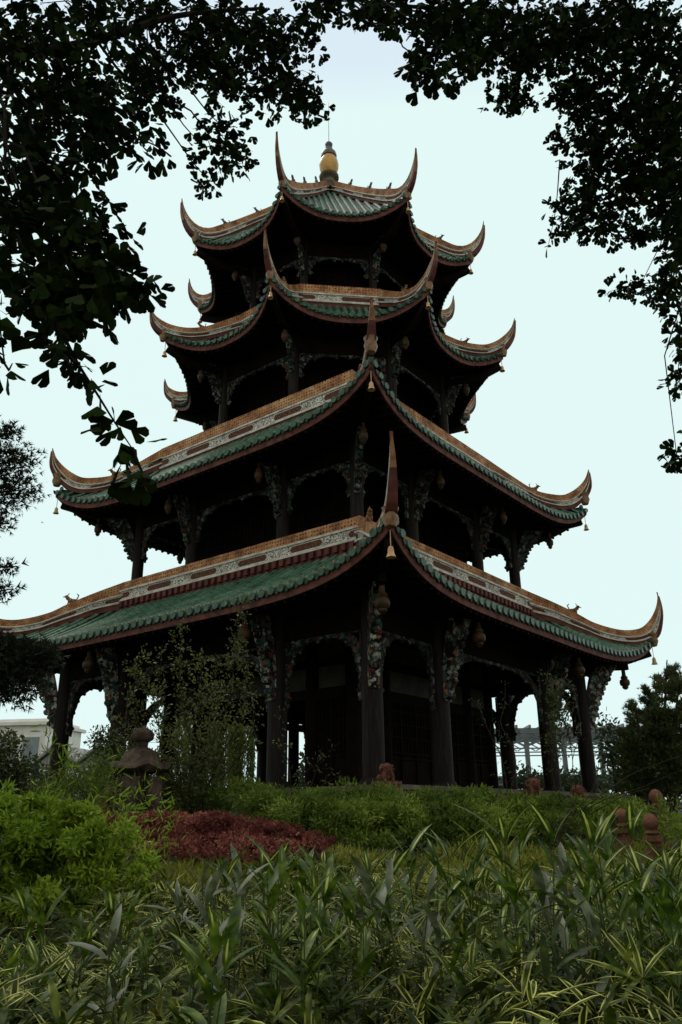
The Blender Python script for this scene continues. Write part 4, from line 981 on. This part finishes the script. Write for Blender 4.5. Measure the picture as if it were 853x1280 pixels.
for i, (r_, z_) in enumerate(((0, z0-.02), (.50, z0-.02), (.60, z0+.05), (.56, z0+.13), (.40, z0+.22), (.33, z0+.42), (.16, z0+.52), (0, z0+.52))):
    G.append([Vector((r_*(1+.16*abs(math.cos(2*a))**6)*math.cos(a), r_*(1+.16*abs(math.cos(2*a))**6)*math.sin(a), z_+(.10*abs(math.cos(2*a))**6 if .5 < r_ < .8 else 0))) for a in np.linspace(0, 2*PI, 33)[:-1]])
rf_.grid(G, closed=True); rf_.build('roof', 'lantern_stone', ln, smooth=True)
mb = MB(); z1 = z0+.46; mb.lathe([(.22, z1), (.13, z1+.08), (.14, z1+.18), (.24, z1+.24), (.26, z1+.34), (.21, z1+.44), (.09, z1+.5), (0, z1+.51)], seg=16); mb.build('ball_finial', 'lantern_stone', ln, smooth=True)
def lion_post(px, d, ytop, label, kind='lion', sc_=1.0, ybase=None):
    top = at(px, ytop, d); b0 = on_ground(px, d); H = top.z-b0.z; o = empty('lion_post' if kind == 'lion' else 'sandstone_post'); o.location = b0; o.rotation_euler = (0, 0, _a*-1+rng.uniform(-.5, .5)); tag(o, label, 'stone post')
    hd = .44*sc_ if kind == 'lion' else .4*sc_
    wp_ = (.34 if kind == 'lion' else .24)*sc_; mb = MB(); mb.box((0, 0, (H-hd-.18)/2-.1), (wp_, wp_, H-hd-.18+.2)); mb.build('post', 'red_sandstone', o)
    mb = MB(); q = H-hd-.18
    for r_, z0_, h_ in (((.66, -.12, .12), (.54, .0, .09), (.62, .09, .09)) if kind == 'lion' else ((.26, -.1, .1), (.22, 0, .09), (.30, .09, .08))): mb.box((0, 0, q+z0_+h_/2), (r_*sc_, r_*sc_, h_-.003))
    mb.build('plinth', 'red_sandstone', o)
    q = H-hd; mb = MB(); s_ = sc_*(.8 if kind == 'lion' else 1)
    if kind == 'lion':
        mb.ball((0, .06*s_, q+.16*s_), .22*s_, 10, 8, sc3=(.95, 1.1, .9)); mb.ball((0, -.05*s_, q+.38*s_), .19*s_, 10, 8, sc3=(1.1, 1, .9))
        mb.box((0, -.22*s_, q+.33*s_), (.20*s_, .12*s_, .07*s_)); mb.box((0, -.20*s_, q+.25*s_), (.17*s_, .10*s_, .035*s_)); mb.ball((0, -.28*s_, q+.37*s_), .04*s_, 6, 4)
        for sx in (-1, 1):
            mb.tube([(sx*.13*s_, -.10*s_, q+.28*s_), (sx*.15*s_, -.20*s_, q+.15*s_), (sx*.14*s_, -.19*s_, q+.02*s_)], [.075*s_, .06*s_, .05*s_], 7); mb.ball((sx*.14*s_, -.23*s_, q+.03*s_), .065*s_, 6, 4)
            mb.ball((sx*.19*s_, .10*s_, q+.1*s_), .13*s_, 7, 5); mb.ball((sx*.08*s_, -.21*s_, q+.42*s_), .035*s_, 6, 4); mb.tube([(sx*.04*s_, -.21*s_, q+.47*s_), (sx*.14*s_, -.19*s_, q+.45*s_)], .022*s_, 5)
        for i in range(60):
            a = rng.uniform(-.5, PI+.5); b_ = rng.uniform(-.9, 1.35); rr = .21*s_
            mb.ball((rr*1.1*math.cos(a)*math.cos(b_), -.03*s_+rr*math.sin(a)*math.cos(b_), q+.37*s_+rr*.85*math.sin(b_)), rng.uniform(.035, .06)*s_, 6, 4)
        mb.tube([(0, .26*s_, q+.1*s_), (0, .33*s_, q+.25*s_), (.03*s_, .25*s_, q+.38*s_)], [.05*s_, .06*s_, .02*s_], 6)
        mb.build('lion_figure', 'red_sandstone', o, smooth=True)
    else:
        mb.lathe([(.08*s_, q), (.14*s_, q+.05*s_), (.09*s_, q+.1*s_), (.15*s_, q+.2*s_), (.145*s_, q+.28*s_), (.08*s_, q+.37*s_), (0, q+.4*s_)], seg=12); mb.build('lotus_bud', 'red_sandstone', o, smooth=True)
    return o
lion_post(485, 22.6, 955, 'red sandstone post with a crouching lion before the front column')
lion_post(670, 26, 973, 'red sandstone lion post seen beyond the hedge left of the right columns', sc_=1.1)
lion_post(726, 24, 982, 'red sandstone lion post between the two right columns', sc_=1.0)
lion_post(824, 19, 986, 'sandstone post with lotus bud top at the right edge', 'bud', 1.0)
lion_post(813, 14.5, 1016, 'squat sandstone post with lotus bud standing low in the right planting', 'bud', .9)
lion_post(778, 16.5, 1010, 'low sandstone post half hidden in the right planting', 'bud', .9)
lion_post(132, 21.5, 985, 'red sandstone lion post left of the stone lantern', sc_=.9)
lion_post(217, 21.5, 978, 'red sandstone lion post right of the stone lantern', sc_=.9)
# ------------------------------------------------------------------ overhanging ginkgo trees
def ginkgo(label, trunk_px, trunk_d, limb_pts, blobs, twigs, wleaf=.066, dens=.72):
    o = empty('ginkgo_tree'); b0 = on_ground(trunk_px, trunk_d); o.location = b0; tag(o, label, 'tree')
    tm = MB(); base = Vector((0, 0, -.2))
    hub = at(*limb_pts[0])-b0
    tm.tube(wander(base, Vector((hub.x*.15, hub.y*.15, hub.z*1.25)), 6, .02), list(np.linspace(.24, .12, 7)), 10)
    lp = [Vector((hub.x*.1, hub.y*.1, hub.z*.8))]+[at(*q)-b0 for q in limb_pts]
    C_ = catmull([tuple(q) for q in lp], 40); tm.tube([Vector(c) for c in C_], list(np.linspace(.06, .012, 40)), 7)
    P = []; Z = []; S = []
    def spur(c, n, sc_=1):
        """whorl of fan leaves hanging off a short spur on thin stalks"""
        for _ in range(n):
            dr = rng.normal(0, 1, 3)+np.array([0, 0, -.55]); dr /= np.linalg.norm(dr); q = c+dr*rng.uniform(.02, .06)
            P.append(q); Z.append(dr+np.array([0, 0, -.2])+rng.normal(0, .3, 3)); S.append(wleaf*sc_*rng.uniform(.7, 1.25))
    for px, py, rx, ry, d, n in blobs:
        cen = np.array(at(px, py, d)-b0); i = int(np.argmin(np.linalg.norm(C_-cen, axis=1))); s_ = d/F_PX/1.0
        tm.tube(wander(Vector(C_[i]), Vector(cen), 5, .06), list(np.linspace(.011, .003, 6)), 5)
        for _ in range(int(n*dens)):
            u_, v_ = rng.normal(0, .5, 2)
            while u_*u_+v_*v_ > 1: u_, v_ = rng.normal(0, .5, 2)
            c = np.array(at(px+u_*rx, py+v_*ry, d+rng.normal(0, .25*rx*s_+.12))-b0); spur(c, 4)
            if _ % 9 == 0: tm.tube([Vector(cen), Vector((cen+c)/2+rng.normal(0, .03, 3)), Vector(c)], [.005, .004, .002], 3, caps=False)
    for pth, d, n in twigs:
        K = catmull([tuple(at(x, y, d)-b0) for x, y in pth], 30); tm.tube([Vector(c) for c in K], list(np.linspace(.007, .002, 30)), 5)
        for _ in range(n): spur(K[int(29*rng.random()**.8)]+rng.normal(0, .02, 3), 3, 1.1)
    tm.build('trunk', 'ginkgo_bark', o, smooth=True)
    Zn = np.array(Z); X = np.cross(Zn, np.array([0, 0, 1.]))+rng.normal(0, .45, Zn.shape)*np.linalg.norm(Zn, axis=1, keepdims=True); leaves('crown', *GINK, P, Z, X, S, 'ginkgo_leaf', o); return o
ginkgo('ginkgo tree overhanging the upper left with large fan leaves', -750, 4, [(-300, 100, 3.5), (-60, 60, 3.3), (80, 60, 3.6), (220, 20, 4.3), (330, 10, 4.8)],
  [(30, 40, 90, 60, 3.4, 130), (120, 20, 90, 50, 3.6, 120), (40, 120, 80, 60, 3.2, 130), (120, 110, 60, 45, 3.4, 90), (40, 200, 70, 50, 3.0, 100), (130, 170, 60, 36, 3.2, 80), (175, 95, 40, 30, 4.2, 60),
   (30, 270, 60, 50, 2.7, 80), (95, 260, 55, 40, 2.6, 65), (110, 320, 60, 35, 2.5, 60), (150, 350, 40, 26, 2.4, 34), (60, 350, 50, 34, 2.4, 46), (100, 375, 50, 26, 2.3, 30), (45, 375, 26, 22, 2.4, 12),
   (10, 330, 30, 40, 2.4, 22), (0, 400, 22, 30, 2.3, 7), (6, 455, 14, 22, 2.3, 5), (190, 20, 40, 40, 4.4, 60), (210, 70, 30, 26, 4.4, 36),
   (285, 30, 75, 50, 4.6, 190), (345, 60, 65, 50, 4.8, 190), (280, 90, 50, 40, 4.6, 110), (350, 110, 50, 34, 4.8, 110), (385, 135, 26, 24, 4.8, 34), (280, 160, 34, 34, 4.4, 44), (295, 200, 26, 26, 4.4, 26), (260, 225, 22, 20, 4.4, 16), (255, 185, 20, 22, 4.4, 14),
   (180, 175, 30, 24, 3.0, 16), (200, 130, 24, 18, 4.4, 24), (185, 60, 16, 60, 4.4, 20), (240, 60, 30, 50, 4.6, 60)],
  [([(60, 380), (75, 430), (90, 480)], 2.3, 8), ([(70, 400), (95, 450), (120, 490), (145, 530), (165, 560)], 2.2, 13), ([(165, 560), (178, 590), (192, 605)], 2.2, 5), ([(110, 330), (150, 350), (190, 360)], 2.4, 9), ([(0, 330), (30, 260), (60, 200)], 3.0, 5)], wleaf=.059, dens=.66)
ginkgo('ginkgo tree overhanging the upper right with dense small fan leaves', 1500, 6, [(1000, 120, 5.6), (880, 90, 5.2), (780, 60, 5.4), (640, 20, 5.6), (480, 5, 5.4), (400, -10, 5.2)],
  [(400, 8, 50, 20, 4.6, 40), (455, 10, 45, 24, 4.6, 60), (500, 18, 30, 24, 4.4, 36), (555, 30, 50, 42, 3.6, 90), (540, 85, 34, 30, 3.4, 36), (585, 60, 40, 44, 4.4, 70), (620, 20, 50, 40, 5.0, 120),
   (650, 70, 50, 44, 5.6, 150), (640, 122, 36, 22, 5.6, 50), (690, 40, 60, 50, 5.4, 200), (750, 40, 60, 60, 5.2, 220), (810, 50, 60, 70, 5.0, 240), (720, 110, 46, 40, 5.6, 120), (775, 140, 60, 60, 5.6, 240), (830, 150, 40, 70, 5.0, 170),
   (740, 190, 40, 44, 5.8, 110), (790, 220, 50, 50, 5.8, 180), (835, 240, 34, 60, 5.2, 130), (735, 250, 36, 32, 6.0, 80), (720, 280, 34, 18, 6.0, 34), (765, 280, 40, 26, 6.0, 70), (800, 290, 34, 20, 6.0, 34), (845, 310, 26, 40, 5.4, 60),
   (800, 358, 44, 18, 6.2, 36), (840, 365, 24, 34, 5.6, 50), (850, 420, 12, 40, 5.4, 24), (846, 480, 14, 22, 5.4, 14), (846, 568, 14, 16, 5.2, 9), (700, 180, 16, 24, 6.0, 14), (870, 200, 40, 200, 4.6, 200)],
  [([(860, 350), (800, 355), (760, 365)], 6.2, 10), ([(700, 200), (695, 260), (685, 310)], 6.0, 12), ([(870, 540), (850, 560), (838, 585)], 5.2, 5)])
